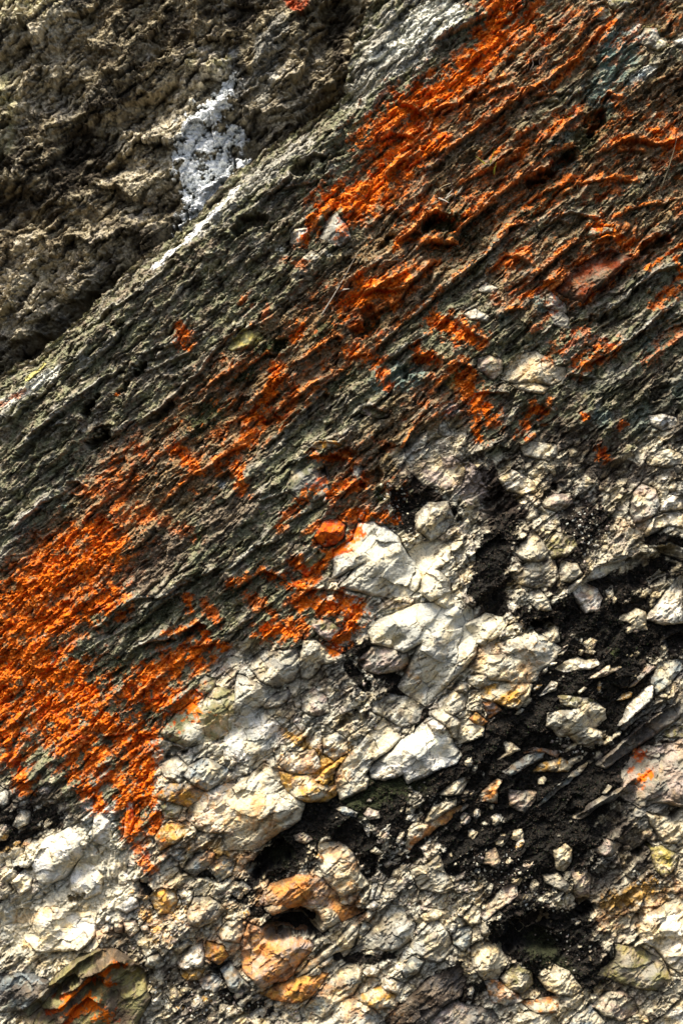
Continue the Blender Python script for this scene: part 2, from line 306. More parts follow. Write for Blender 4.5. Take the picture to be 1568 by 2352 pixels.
J;pal;gwh;.10;pale upright stone in the dark recess on the left;85,1410 140,1310 190,1330 180,1400 120,1430
J;gwh;pal;.10;pale flat stone at the left edge under the lichen;-10,1230 10,1170 60,1200 60,1270 20,1300
J;gr2;pal;.14;grey cracked stone at the foot of the lichen mass;930,880 1010,870 1100,910 1180,920 1080,980 1000,960
J;olv;pal;.24;olive-cream slab beside the lichen's right flank;1010,840 1060,770 1200,650 1260,690 1330,560 1490,560 1500,700 1430,830 1300,880 1150,920 1040,870
J;gr2;olv;.16;grey squared stone at the upper end of the olive-cream slab;1210,540 1290,480 1350,500 1340,560 1270,600
J;pal;gr2;.16;cream shard with a shaded face below the lichen;1000,1040 1110,980 1180,1050 1130,1140 1020,1090
J;gwh;blu;.20;pale block with slate-blue top below the olive-cream slab;1140,1080 1280,985 1430,1060 1420,1110 1300,1190 1200,1130
J;och;blu;.16;ochre and blue ledge beside the lichen's lowest drip;970,1230 1080,1150 1200,1150 1300,1210 1180,1290 1050,1250
J;pal;olv;.12;small cream stone under the ochre and blue ledge;1010,1290 1070,1260 1150,1290 1120,1360 1040,1370
J;och;crm;.18;yellow-ochre stone at the tip of the lichen drip;980,1480 1050,1400 1120,1390 1200,1430 1100,1520 1000,1568
J;crm;wht;.26;big cream boulder right of the lichen drips;1180,1360 1190,1290 1270,1210 1420,1160 1568,1160 1568,1450 1400,1460 1250,1440
O;crm;pal;.18;yellowish cream oblong stone in the black moss;755,480 830,440 870,470 860,560 820,610 770,590
O;gr2;pal;.18;grey hump topping the rubble arch;690,640 780,625 860,700 855,750 700,680
O;pnk;gwh;.18;long pinkish slab forming the rubble arch;300,890 440,710 520,690 530,760 440,830 320,910
O;crm;pal;.16;cream block at the foot of the rubble arch;185,900 250,820 300,850 290,930 230,945
O;pal;crm;.26;tall cream boulder low on the right;240,1090 290,1065 400,1080 470,1180 400,1290 320,1290 250,1200
O;olv;pal;.18;olive-cream boulder right of the tall cream one;425,1290 520,1200 620,1260 630,1330 560,1380 450,1340
O;pal;crm;.22;rounded cream boulder near the bottom right;665,1290 740,1260 760,1210 860,1250 900,1310 930,1350 870,1400 720,1360
O;wht;oro;.18;white slab with a rust rim below the olive-cream boulder;330,1310 400,1300 540,1400 560,1430 460,1460 380,1440
O;crm;oro;.10;thin cream plank with rusty upper edge;560,1440 790,1405 780,1500 640,1500
O;blu;pal;.18;blue-grey pyramid at the bottom edge;820,1600 900,1510 1000,1460 1100,1600
O;pal;pnk;.24;large cracked cream boulder at the bottom right;1000,1460 1100,1390 1190,1375 1260,1430 1290,1510 1180,1560 1080,1520
O;blu;gwh;.16;small glossy blue-grey stone beside the black slot;120,1010 160,960 240,970 230,1060 190,1110 130,1060
O;wht;crm;.26;biggest cream boulder at the right edge low down;1290,960 1340,900 1568,760 1640,760 1640,1300 1480,1200 1400,1100 1330,1050
O;gr2;olv;.20;grey-olive knobbly boulder below the biggest cream one;1040,1260 1150,1180 1150,1080 1300,1100 1450,1200 1500,1300 1400,1350 1280,1350 1150,1300
O;crm;pal;.18;cream crag at the right edge under the orange spot;1340,250 1500,290 1568,220 1640,220 1640,440 1450,430 1380,330
O;yel;crm;.14;tan rounded stone hanging under the cream crag;1370,470 1430,455 1540,520 1520,590 1450,650 1400,600
O;wht;crm;.18;white slab in the bottom right corner;1380,1600 1500,1470 1568,1410 1640,1400 1640,1620
O;gr2;pnk;.12;grey crumbly hump beside the black moss;1015,480 1090,410 1180,450 1120,520 1040,500
O;pnk;crm;.14;tall pinkish stone right of the rubble arch;870,600 950,580 990,650 980,800 930,840 890,760
O;pal;crm;.20;pale stone row end at the bottom edge;480,1600 500,1520 600,1500 760,1520 790,1600
O;pnk;gr2;.12;pink-grey stone in black moss;310,560 330,490 390,470 420,540 410,600 350,570
O;gr2;slt;.14;dark hump with pale flecks at the bottom left of the slot;0,1600 60,1500 200,1460 380,1500 440,1600
O;crm;pnk;.12;orange-cream lumps inside the rubble arch;560,960 640,870 690,880 680,950 600,990'''
for l_ in ROCKS.split('\n'):
    q = l_.split(';'); big = float(q[3]) >= .25
    rock(q[0], q[5], q[1], q[2], float(q[3]), q[4], 'boulder' if big else 'stone', 'boulder' if big else 'stone')

# ---------------- region layout ----------------
BND = [(-2600,3700),(-500,1330),(-120,965),(0,885),(100,826),(170,772),(250,690),(340,610),(430,540),(510,460),(560,400),(650,340),(700,310),(821,234),(832,150),(850,73),(880,0),(930,-150),(1150,-700),(1300,-2000)]
LOW = [(-3000,2300),(-300,1850),(0,1800),(150,1850),(280,1960),(350,1900),(350,1720),(440,1620),(500,1500),(570,1470),(700,1500),(840,1440),(720,1370),(850,1205),(930,1230),(960,1120),(900,1040),(1050,960),(1130,1060),(1280,990),(1420,1060),(1568,960),(1900,900),(4200,100)]
def sided(u, v, P):                    # + on the right/below side of a polyline drawn left to right
    d = np.full(u.shape, 1e9, f32); sg = np.ones(u.shape, f32)
    for a_, b_ in zip(P[:-1], P[1:]):
        dd, t = segd(u, v, *a_, *b_)
        cr = (b_[0]-a_[0])*(v-a_[1])-(b_[1]-a_[1])*(u-a_[0])
        m = dd < d; sg = np.where(m, np.sign(cr), sg); d = np.where(m, dd, d)
    return d*sg
sb = sided(U+WX*13+N1*5, V+WY*13+N1*5, BND)        # + = front slab
lo = polyd(U+WX*16, V+WY*16, LOW+[(4200,6000),(-3000,6000)])
wlow = ss(lo, -14, 14)

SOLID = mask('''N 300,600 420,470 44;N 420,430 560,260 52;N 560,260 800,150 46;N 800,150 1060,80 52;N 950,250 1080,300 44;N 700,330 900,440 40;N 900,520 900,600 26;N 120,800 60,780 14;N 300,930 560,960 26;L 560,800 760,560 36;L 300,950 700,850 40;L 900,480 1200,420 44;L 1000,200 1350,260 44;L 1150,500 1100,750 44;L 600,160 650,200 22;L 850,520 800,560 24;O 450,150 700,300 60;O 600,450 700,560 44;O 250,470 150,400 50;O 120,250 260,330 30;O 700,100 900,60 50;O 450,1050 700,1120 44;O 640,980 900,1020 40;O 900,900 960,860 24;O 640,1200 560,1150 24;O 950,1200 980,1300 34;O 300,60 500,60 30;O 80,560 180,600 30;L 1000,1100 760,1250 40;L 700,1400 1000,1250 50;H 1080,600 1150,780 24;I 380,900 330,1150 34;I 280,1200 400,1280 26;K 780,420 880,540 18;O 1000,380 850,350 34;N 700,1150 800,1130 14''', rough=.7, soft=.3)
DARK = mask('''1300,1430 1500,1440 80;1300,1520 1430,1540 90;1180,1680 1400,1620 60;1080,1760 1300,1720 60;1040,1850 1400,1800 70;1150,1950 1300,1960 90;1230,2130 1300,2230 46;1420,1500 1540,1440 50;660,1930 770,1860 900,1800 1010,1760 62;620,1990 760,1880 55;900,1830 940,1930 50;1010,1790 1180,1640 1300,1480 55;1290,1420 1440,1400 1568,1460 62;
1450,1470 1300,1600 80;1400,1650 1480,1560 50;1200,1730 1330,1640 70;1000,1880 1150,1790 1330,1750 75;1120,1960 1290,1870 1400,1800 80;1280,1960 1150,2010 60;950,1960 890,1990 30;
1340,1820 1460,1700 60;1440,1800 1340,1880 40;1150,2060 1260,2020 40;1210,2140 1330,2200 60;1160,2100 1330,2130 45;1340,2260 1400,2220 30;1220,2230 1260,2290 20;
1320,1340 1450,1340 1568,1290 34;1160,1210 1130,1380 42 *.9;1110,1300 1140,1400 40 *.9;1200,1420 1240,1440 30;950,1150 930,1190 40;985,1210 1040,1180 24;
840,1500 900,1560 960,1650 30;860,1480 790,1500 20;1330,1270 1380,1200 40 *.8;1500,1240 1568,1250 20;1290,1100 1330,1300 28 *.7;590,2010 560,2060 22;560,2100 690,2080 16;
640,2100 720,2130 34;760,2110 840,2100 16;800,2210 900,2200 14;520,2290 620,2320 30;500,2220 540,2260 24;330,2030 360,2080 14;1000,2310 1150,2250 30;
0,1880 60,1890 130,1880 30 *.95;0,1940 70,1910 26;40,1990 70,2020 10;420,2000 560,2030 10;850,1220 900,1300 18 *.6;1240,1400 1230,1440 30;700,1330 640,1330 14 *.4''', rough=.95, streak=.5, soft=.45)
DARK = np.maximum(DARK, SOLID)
LICH = mask('''1160,0 1130,90 62;1130,110 1060,180 52;1080,180 930,245 56;930,245 850,330 60 *.9;960,270 870,420 66 *.95;870,430 810,470 58;765,440 700,555 24;740,470 850,430 40 *.9;
1010,320 930,390 36;900,400 820,500 30 *.8;840,480 780,540 22 *.7;1250,90 26 *.9;1180,60 1230,15 26 *.8;1220,70 1200,100 18 *.9;1300,150 1400,60 14 *.9;1330,250 1180,360 16 *.8;1270,200 1330,140 12 *.8;
1370,530 1430,560 40;1390,600 1290,655 44 *.9;1330,700 1440,610 9;1150,610 1200,580 26 *.8;1330,840 1400,800 28 *.9;1260,820 1340,760 26 *.6;1220,760 1270,720 14 *.6;
800,700 930,640 38;830,650 900,690 30;950,660 1000,600 14 *.7;700,740 680,770 22;420,750 425,795 22 *.95;560,695 18 *.7;620,700 600,760 12 *.5;1000,740 1090,780 34;960,805 1000,830 22;800,805 870,830 22;870,850 890,880 22 *.9;
640,850 600,960 26;600,960 540,1040 22 *.9;680,900 640,960 20 *.8;1050,850 1120,960 36;1090,940 1100,1010 20;1240,940 34;1210,960 1200,1000 22 *.9;1340,960 15;1430,975 17;1385,1040 24;
400,1030 460,1080 22 *.95;540,1060 560,1130 20 *.9;580,1010 500,1070 18 *.9;200,1130 310,1110 18 *.6;310,1100 260,1180 16 *.7;720,1050 800,1050 18;740,1100 640,1210 16 *.8;760,1130 830,1110 24;790,1180 900,1190 22;
740,1230 36;720,1310 830,1220 16;680,1290 720,1330 18;530,1345 600,1310 640,1330 15;640,1330 720,1360 20;690,1380 820,1400 36;820,1420 770,1480 30;610,1450 690,1440 34;570,1370 620,1400 20 *.7;430,1370 440,1400 16;470,1390 500,1430 20 *.8;
570,960 640,880 14;450,1230 330,1180 20 *.5;40,1340 110,1270 30 *.8;110,1270 230,1200 36;230,1200 340,1180 26 *.7;40,1370 250,1260 70;30,1450 250,1380 62;0,1450 20,1690 80;60,1500 200,1600 90;100,1600 210,1750 80;
330,1560 470,1490 48;300,1600 430,1620 52;220,1650 330,1700 60;310,1700 330,1830 45;270,1790 310,1900 34;340,1750 355,1900 28;285,1900 345,1990 20 *.9;20,1700 60,1800 32;180,1780 230,1850 30;450,1440 510,1490 22;380,1450 470,1440 10;
1480,1790 24;1475,1740 20 *.8;1450,1770 14 *.7;1290,420 1450,410 18 *.8;1400,330 1568,325 15 *.8;1490,300 1568,345 14;1420,440 1340,460 14 *.7;1568,650 1500,700 20 *.8;1550,600 1568,640 14;1568,760 1480,830 24 *.5;1500,380 1568,360 18 *.6;
1010,480 950,500 910,560 7;900,580 940,530 7;900,545 1050,555 6;1010,470 8;1060,500 1160,420 6;690,0 660,20 20 *.8;660,0 690,50 14 *.8;1480,620 1568,560 7;1190,690 1280,640 8;1120,240 1250,200 12 *.6;1060,470 1200,330 10 *.5;
M 650,1260 760,1160 12;M 640,1240 700,1300 10 *.9;M 370,1460 560,1300 7;M 560,1310 700,1300 12;M 420,1560 560,1400 22;M 560,1400 660,1500 26;M 300,1500 420,1440 9 *.9;M 350,1400 420,1380 10 *.9;M 740,1150 790,1190 8;0,930 60,900 8 *.5;270,905 8;700,610 660,600 14 *.5;490,1000 560,960 18 *.6;860,1010 900,1030 14 *.5;1380,260 1230,330 8 *.6;1240,300 1400,290 10 *.5;1270,270 1300,290 10 *.6''', rough=1.15, streak=.75, soft=.75)
HOLE = '''M 420,1330 360,1370 30 60;M 800,1290 740,1340 30 30;M 620,1300 560,1340 20 30;D 560,1330 595,1280 16 90;D 560,1330 600,1220 10 60;D 870,1060 20 60;D 770,1170 14 40;D 620,1500 24 60;E 130,170 230,120 30 70;C 640,400 12 60;C 1010,790 26 80;C 780,1020 840,1000 26 70;C 960,740 1050,700 20 60;C 240,610 16 40;
C 660,1110 720,1090 24 60;I 720,585 14 50;H 690,395 40 60;H 900,490 24 50;H 990,330 18 50;E 880,800 900,700 30 60;E 1310,160 1420,150 30 70;E 1000,260 20 50;B 480,1060 24 60;B 640,1010 14 40;
G 1020,70 26 50;L 590,180 740,140 20 60;N 380,960 560,940 44 90;N 250,560 360,500 44 80;F 1350,300 1440,240 24 60;F 1030,740 26 40;F 1420,1200 24 30;I 1380,1050 1300,1080 60 60;E 1180,1050 1300,1040 30 50;E 320,930 26 50;G 600,260 24 60;O 960,860 940,800 22 60;O 560,1000 700,1050 60 70;O 1320,480 1270,490 14 60;
G 160,350 24 30;D 740,800 16 30;H 300,130 18 40;M 480,770 16 40;M 180,600 14 40;K 1060,270 20 30;K 760,760 22 40;K 850,420 16 40;J 1050,960 1160,960 12 40;J 860,900 940,860 20 30;I 370,640 24 30'''
LEDGE = '''M 150,1490 330,1310 520,1150 650,1075 740,1095 22;M 340,1400 480,1330 600,1240 700,1160 790,1150 26;M 370,1460 520,1330 640,1270 720,1330 24;M 380,1568 480,1440 560,1390 660,1420 24;M 640,1230 760,1150 820,1190 20;M 250,1480 400,1440 470,1390 14;E 1060,280 1170,190 1250,110 1320,70 1390,80 24;E 1110,140 1230,20 16;E 1080,270 1190,190 1250,215 14;E 1200,290 1290,262 1460,268 22;E 840,610 940,565 1080,470 1150,430 16;E 850,590 930,560 1080,570 1180,520 16;E 860,740 980,690 1100,610 1200,470 1330,370 22;E 0,1170 130,1060 255,960 340,965 18;
E 880,1010 1010,860 1280,640 1568,430 22;E 480,1290 620,1150 830,1000 16;E 230,1568 480,1330 620,1200 720,1250 18;E 780,1370 870,1290 930,1300 1050,1350 20;E 480,1010 700,850 760,870 18;E 740,1000 900,960 12;E 0,920 120,810 230,780 16;E 1380,1080 1450,1020 1568,1060 14;E 970,1030 1180,900 1290,830 16;E 300,1330 520,1180 640,1100 14;
F 0,600 300,370 480,180 560,150 640,160 22;F 290,500 400,400 450,345 560,360 630,430 20;F 530,580 640,460 860,290 960,250 20;F 720,600 860,450 970,370 1090,320 1180,330 22;F 870,690 1010,560 1180,430 1340,290 1470,200 26;F 980,770 1180,640 1300,520 1400,440 1568,400 22;F 900,1060 1100,960 1300,830 1420,720 1568,630 20;F 110,230 230,120 360,20 22;F 0,262 90,258 170,268 16;F 380,760 480,690 570,690 16;
F 0,780 120,740 240,840 360,900 16;F 1080,380 1250,240 1270,150 14;F 1040,310 1200,200 1240,150 16;F 600,1330 680,1270 770,1340 16;F 0,1200 120,1080 200,1010 18;F 250,1210 480,1200 14;F 850,1080 940,1110 1030,1110 14;F 1420,830 1568,760 12;F 700,150 790,130 860,160 12;
C 0,1040 330,760 640,560 900,380 1100,120 18;C 0,750 200,620 330,520 500,480 14;C 140,800 240,640 430,560 520,560 16;C 640,610 750,600 880,590 10;C 700,1000 760,960 900,920 20;C 770,860 860,760 940,700 16;C 1030,690 1090,600 1190,630 14;C 1000,980 1160,900 1260,870 1400,920 1568,850 18;C 1140,960 1240,935 1340,965 14;C 560,700 700,640 800,640 12;C 600,1100 700,1050 780,1080 16;C 500,880 640,800 14;
C 860,310 980,150 1080,60 16;C 120,1170 380,1060 560,960 16;C 300,1300 560,1110 780,1100 18;C 760,1260 900,1160 1130,1120 1290,1150 14;C 0,260 150,190 330,80 14;C 150,1440 350,1280 430,1250 18;C 570,1270 800,1170 14;C 380,1350 600,1180 12;C 1080,1400 1270,1300 1568,1240 16;C 700,1400 860,1340 1050,1380 14;
G 660,1360 880,1230 1010,1240 1240,1110 1420,1030 18;G 860,1560 960,1500 1100,1490 1240,1395 1320,1420 20;G 900,1400 1000,1280 1150,1190 18;G 480,810 640,640 770,560 860,360 14;G 1000,680 1200,480 1568,250 16;G 380,640 430,590 540,600 12;G 400,520 480,500 560,560 12;G 700,380 780,350 800,400 12;G 1340,500 1430,430 1540,540 16;G 0,900 160,740 280,640 420,560 14;G 0,1090 130,1010 240,960 12;
H 0,1080 100,1000 210,920 340,870 20;H 450,1070 590,930 620,970 20;H 40,1200 140,1120 250,1065 390,1130 20;H 430,1260 530,1180 700,1190 860,1240 20;H 640,700 760,560 880,500 16;H 800,470 810,400 900,410 14;H 600,350 700,330 780,380 16;H 200,640 430,560 12;H 380,760 560,680 14;H 380,420 520,350 600,350 14;H 520,310 600,260 740,270 14;H 1100,320 1180,180 1240,120 14;
J 620,860 760,850 930,740 16;J 560,200 740,90 880,30 20;J 940,290 1060,230 1240,150 1310,160 18;J 1180,290 1400,270 16;J 850,600 1000,480 1080,400 14;J 600,1060 700,990 12;J 400,1000 560,880 14;J 80,600 160,520 10;
L 1040,1040 1180,910 1330,780 1568,600 30;L 880,1370 1000,1280 1200,1170 1280,1110 26;L 640,1280 720,1210 870,1100 16;L 1100,860 1300,700 1568,560 20;L 1440,250 1568,190 20;I 1340,840 1380,740 1480,710 20;I 860,1200 1000,1040 1280,980 20;I 1320,1180 1520,1020 18;I 1360,930 1490,900 16;I 400,610 580,600 760,740 10;
D 500,820 680,690 900,560 1100,370 16;D 480,1110 700,900 860,740 16;D 820,1090 900,960 1100,900 1200,700 16;D 520,1240 560,1180 760,1060 14;D 970,1000 1080,940 12;D 0,1420 200,1270 300,1180 14;D 160,1500 430,1300 540,1220 14;D 100,1568 330,1420 480,1390 12;D 870,1400 1100,1220 1240,1080 1400,880 16;D 1280,1180 1568,1000 14;D 900,1090 1200,950 12;D 1020,700 1300,400 12;
B 180,1040 450,890 600,740 12;B 80,1400 200,1310 330,1180 450,1070 16;B 440,1050 560,960 680,1010 16;B 330,1200 600,1130 12;B 820,480 850,400 960,360 1100,260 14;B 480,1540 600,1380 690,1300 16;B 980,1130 1270,840 12;B 1250,850 1330,680 1470,640 14;B 1070,650 1170,660 1290,740 14;B 950,900 1040,830 1200,860 14'''
def parse(sv):
    for l in sv.replace('\n', ' ').split(';'):
        q = l.split()
        if q: yield q
H_l = np.zeros(U.shape, f32); LIP = np.zeros(U.shape, f32)
for q in parse(LEDGE):
    P = tp(q[0], ' '.join(q[1:-1])); A = float(q[-1])*1.15
    xs = [p[0] for p in P]; ys = [p[1] for p in P]; m = A*6
    sj, si = inwin(min(xs)-m, min(ys)-m, max(xs)+m, max(ys)+m)
    uu = U[sj, si]+WX[sj, si]*4+N1[sj, si]*3; vv = V[sj, si]+WY[sj, si]*4+N1[sj, si]*3
    s = -sided(uu, vv, P)              # + above-left of the edge
    L = sum(math.dist(a_, b_) for a_, b_ in zip(P[:-1], P[1:])); acc = 0; best = np.full(uu.shape, 1e9, f32); par = np.zeros(uu.shape, f32)
    for a_, b_ in zip(P[:-1], P[1:]):
        dd, t = segd(uu, vv, *a_, *b_); l_ = math.dist(a_, b_); mm = dd < best
        par = np.where(mm, (acc+t*l_)/L, par); best = np.where(mm, dd, best); acc += l_
    en = np.minimum(ss(par, 0, .15), ss(1-par, 0, .15)); dist_ok = ss(A*5-best, 0, A)
    wd = A*1.5
    hh = np.where(s > 0, np.exp(-s/wd), np.where(s > -4, 1+s/4*1.55, -.85*np.exp((s+4)/(wd*.6))))
    H_l[sj, si] += A*en*dist_ok*hh
    LIP[sj, si] = np.maximum(LIP[sj, si], en*ss(s, -2.5, 0)*ss(A*.42+N1[sj, si]*5-s, 0, 3))
H_h = np.zeros(U.shape, f32)
for q in parse(HOLE):
    P = tp(q[0], ' '.join(q[1:-2])); r = float(q[-2])*.5; A = float(q[-1])
    if len(P) == 1: P = P*2
    xs = [p[0] for p in P]; ys = [p[1] for p in P]; m = r*3.5
    sj, si = inwin(min(xs)-m, min(ys)-m, max(xs)+m, max(ys)+m)
    uu = U[sj, si]+WX[sj, si]*16+N1[sj, si]*11; vv = V[sj, si]+WY[sj, si]*16+N1[sj, si]*8
    d = np.minimum(segd(uu, vv, *P[0], *P[1])[0], segd(uu, vv, P[0][0]-r, P[0][1]+r*.8, P[0][0]+r*1.3, P[0][1]-r)[0]*1.2)+N2[sj, si]*2
    H_h[sj, si] -= A*ss(1.35*r-d, 0, r*.8)

# ---------------- front face heights (photo pixels, + = towards the camera) ----------------
Hmac = fbm(U/420, V/420, 3, 4)*34 + fbm(au/520, at_/150, 3, 9)*26
TOPE = ss(V, 120, 330)
Hmac = Hmac - (45+75*TOPE)*ss(-sb, -34, 22)**1.3-30*(1-TOPE)*ss(-sb, -160, 0)          # slab edge rolls back
def saw(t, sharp=.14):
    f = t-np.floor(t); return np.where(f < 1-sharp, (1-f/(1-sharp))**1.15, (f-(1-sharp))/sharp), f
def saws(lam, stretch, amp, s, warp):
    ph = at_/lam+fbm(au/(lam*stretch), at_/(lam*2.2), 3, s)*warp
    h, f = saw(ph)
    am = ss(fbm(au/(lam*2.6), at_/(lam*1.1), 3, s+5)+.12, -.25, .45)
    return h*am*amp, am*ss(.3-f, 0, .15)
h1, l1 = saws(74, 5, 17, 1, 1.0); h2, l2 = saws(27, 4.5, 8, 6, 1.0); h3, l3 = saws(10.5, 5, 4.2, 10, .9)
fa, fe, fi_ = facet(U/46+WX*.5, V/34+WY*.5, 0, .9); fb, fbe, _ = facet(au/24, at_/13, 5, .9); fc, fce, _ = facet(U/11+N1*.3, V/8+N1*.3, 9, .8)
rip = 1-np.abs(fbm(U/19+N1*.4, (V+N1*5)/6.0, 2, 13))*2
billow = np.abs(fbm(U/26, V/20, 4, 7, .6))
aw_, tw_ = rot(U+WX*7+N1*2.5, V+WY*7+N1*2.5, 42, 1, 1)
e1, e1e, e1i = facet(aw_/95, tw_/25, 4, 1.2); e2, e2e, e2i = facet(aw_/42, tw_/12, 12, 1.1); e3, e3e, e3i = facet(aw_/15, tw_/6, 17, 1.0)
crum = np.abs(gn(U/7.5, V/6, 3))*4.2+np.abs(gn(U/4.2, V/3.6, 7))*2.6+gn(U/2.7, V/2.5, 11)*.8
strat = fbm(aw_/60, tw_/3.4, 2, 5)*3.0
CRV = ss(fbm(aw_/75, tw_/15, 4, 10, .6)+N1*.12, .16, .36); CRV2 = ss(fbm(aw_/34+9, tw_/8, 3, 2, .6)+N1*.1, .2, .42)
gran = crum*.6+gn(U/4.3, V/3.9, 2)*2.3+gn(U/8.5, V/7, 3)*2.6
SMO = mask('20,1400 200,1300 130;40,1550 180,1620 150;250,1680 330,1800 70;330,1580 430,1560 50;100,1700 200,1760 60', rough=.4, soft=.9)
slab = (h1+h2+h3)*(1-.75*SMO)+H_l+fa*6+(e1*13+e2*7.5+e3*3.2)*(1-.55*SMO)+SMO*(fbm((U-V*.25)/34, V/120, 4, 4)*16+np.abs(fbm((U+V*.3)/13, V/30, 4, 9))*12+gran*.45)+N1*3.5+N2*1.6+rip*1.3+crum*1.25+strat+billow*4-(CRV*17+CRV2*7)
GL, GLe, GLi = facet((aw_+WX*18)/270, (tw_+WY*14)/52, 9, 1.0); GL2, GL2e, _ = facet((aw_+N1*4)/85, (tw_+N1*4)/27, 15, 1.1)
STN = fbm(aw_/130, tw_/60, 5, 6, .6); STN2 = fbm(U/36, V/50, 5, 12, .62); GRM = fbm(aw_/22, tw_/8, 4, 8, .65)
# pale, jointed rock low down
ja, jae, jai = facet((U+WX*22)/118, (V+WY*22)/84, 3, 1.1); a2, t2 = rot(U+WX*10, V+WY*10, 38, 1, 1)
jb, jbe, jbi = facet(a2/50, t2/33, 8, 1.0); jc, jce, jci = facet(U/19+N1*.3, V/14+N1*.3, 14, 1.0); jd, jde, _ = facet(a2/9+N1*.2, t2/6, 18, .9)
crk = np.minimum(ss(jae, .0, .05), ss(jbe+N1*.04, .0, .09)*.6+.4)
samp_w = mask('60,2120 260,2050 100;60,1980 250,1950 80;940,1430 1100,1400 90;850,1230 960,1330 70;430,1640 560,1700 60', rough=.4)
low = ja*13+jb*8+jc*4+jd*2.2+GL*17+GL2*9-5*(1-crk)-7*(1-ss(GLe+N1*.05, 0, .03))+crum*.45-(CRV*14+CRV2*6)*(1-.8*samp_w)+N1*3+N2*1.6+H_l*.8
dk = ja*8+jb*9+jc*6+GL*14+GL2*9+gran+N1*5-12+H_l*.8
RIBH = mask('230,1840 250,2000 60;270,1860 280,1980 40;190,1850 200,1930 40', rough=.5)
low = low+RIBH*(fbm(U/13, V/150, 3, 3)*13)
Hf = slab*(1-wlow)+low*wlow
Hf = Hf*(1-DARK)+dk*DARK+gran*LICH*.2
Hf = Hf+H_h
WHC = mask('''1420,130 1500,190 30;1060,60 1010,40 40 *.7;1000,120 850,160 40 *.7;1450,170 40 *.6''', rough=.7)
# ---------------- front face colours ----------------
def mixn(c1, c2, n): return c1*(1-n[..., None])+c2*n[..., None]
C = mixn(COL['grn'], COL['brn'], ss(N1+N0*.6+NS*.5, -.35, .5))
C = lerp(C, COL['gry'], ss(NS+N2*.4, .05, .5)*.8)
C = lerp(C, COL['olv'], ss(fbm(U/40, V/40, 4, 6), .2, .5)*.5)
C = lerp(C, COL['gr2'], np.clip(ss(l1+N1*.8, .5, 1.1)*.5+ss(l2+N1*.8, .7, 1.2)*.4+LIP*.5, 0, 1))
C = lerp(C, COL['pal']*.75, ss(fbm(au/34, at_/8, 4, 3, .65)+N0*.3, .3, .6)*.6)
C = lerp(C, COL['brn']*.5, ss(fbm(au/60, at_/12, 4, 13, .6)+N2*.2, .18, .5)*.7)
# warm brown algae in the lichen belt, grey-green by the slab's edge
belt = mask('''0,1480 300,1150 700,800 1100,450 1568,250 150;900,420 1250,120 1568,0 130 *.8;1200,650 1568,480 120 *.8;820,1120 1000,900 120 *.7''', rough=.3)
C = lerp(C, mixn(np.array((.24,.11,.04), f32), np.array((.10,.075,.042), f32), ss(N1+N2*.3+NS*.4, -.4, .4)), belt*.62)
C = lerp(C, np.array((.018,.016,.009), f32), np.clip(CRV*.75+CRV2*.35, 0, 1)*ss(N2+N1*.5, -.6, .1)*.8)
C = lerp(C, COL['gwh']*.8, ss(N2*.8+N1*.4+NS*.5, .55, .8)*.75*(1-LICH*.6))   # scattered pale crusts
def paint(C, c, st, k=1.0, **kw): return lerp(C, COL[c], mask(st, **kw)*k)
C = paint(C, 'gr2', '830,200 900,60 60 *.8;1000,30 900,140 60;560,420 700,330 30 *.7;460,520 620,400 26 *.8;60,900 20,930 18 *.8;190,830 30 *.7;250,790 20 *.7', rough=1.1, streak=.8)
C = paint(C, 'gwh', '1000,20 930,90 50 *.8;1040,40 30;860,130 1000,70 20;130,850 60,900 14;0,925 30,920 12;E 440,240 16;E 350,320 12;E 650,350 8;C 1260,500 1340,470 20 *.8;C 1250,230 30 *.8;I 60,180 16;H 1370,180 20', rough=1.0, streak=.6)
C = paint(C, 'wht', '352,612 430,545 9;430,545 505,470 13;505,470 545,425 12 *.8', rough=1.1, streak=.6)
C = paint(C, 'teal', '1430,120 1380,230 50 *.8;1400,90 1390,160 30;1300,370 1280,340 30 *.6;1320,260 1300,330 20 *.6;1470,960 1568,880 50 *.5;1380,960 30 *.7;1500,800 40 *.5;1250,720 1230,680 18 *.7;940,1160 16;790,1280 30;E 1180,1100 1000,1130 40 *.8;G 400,680 12;F 450,740 18 *.8', rough=.9)
C = paint(C, 'blu', 'C 1290,480 14;I 120,60 20 *.6;G 1390,530 12 *.7;1080,720 14 *.6', rough=.9)
C = paint(C, 'yel', 'E 80,900 200,870 18 *.8;D 170,1120 260,1030 8;B 30,390 20 *.5;F 150,1090 130,1150 20 *.6;C 1350,210 26 *.5;A 50,200 10', rough=.8)
C = paint(C, 'brn', '400,1250 330,1330 50;500,1200 560,1150 50 *.8;1450,900 1540,850 50 *.5;470,1170 40 *.7;1150,900 40 *.4', rough=.6)
C = paint(C, 'moss', 'E 700,760 560,860 22 *.8;E 1290,150 1480,110 30 *.9;E 60,1130 150,1080 14;G 1250,150 1350,60 34 *.9;G 1240,1100 20 *.8;J 750,430 30 *.8;C 600,1320 820,1180 30 *.6;C 0,1380 60,1400 30 *.8;J 860,180 1060,20 30 *.7;C 900,900 1050,780 40 *.7;F 140,230 60 *.5;E 250,950 350,900 24;F 1000,1200 1400,1240 24 *.6;H 20,1250 100,1180 16 *.8;H 980,600 22;E 1000,700 900,800 26 *.7;E 660,1190 800,1090 18 *.8', rough=.9)
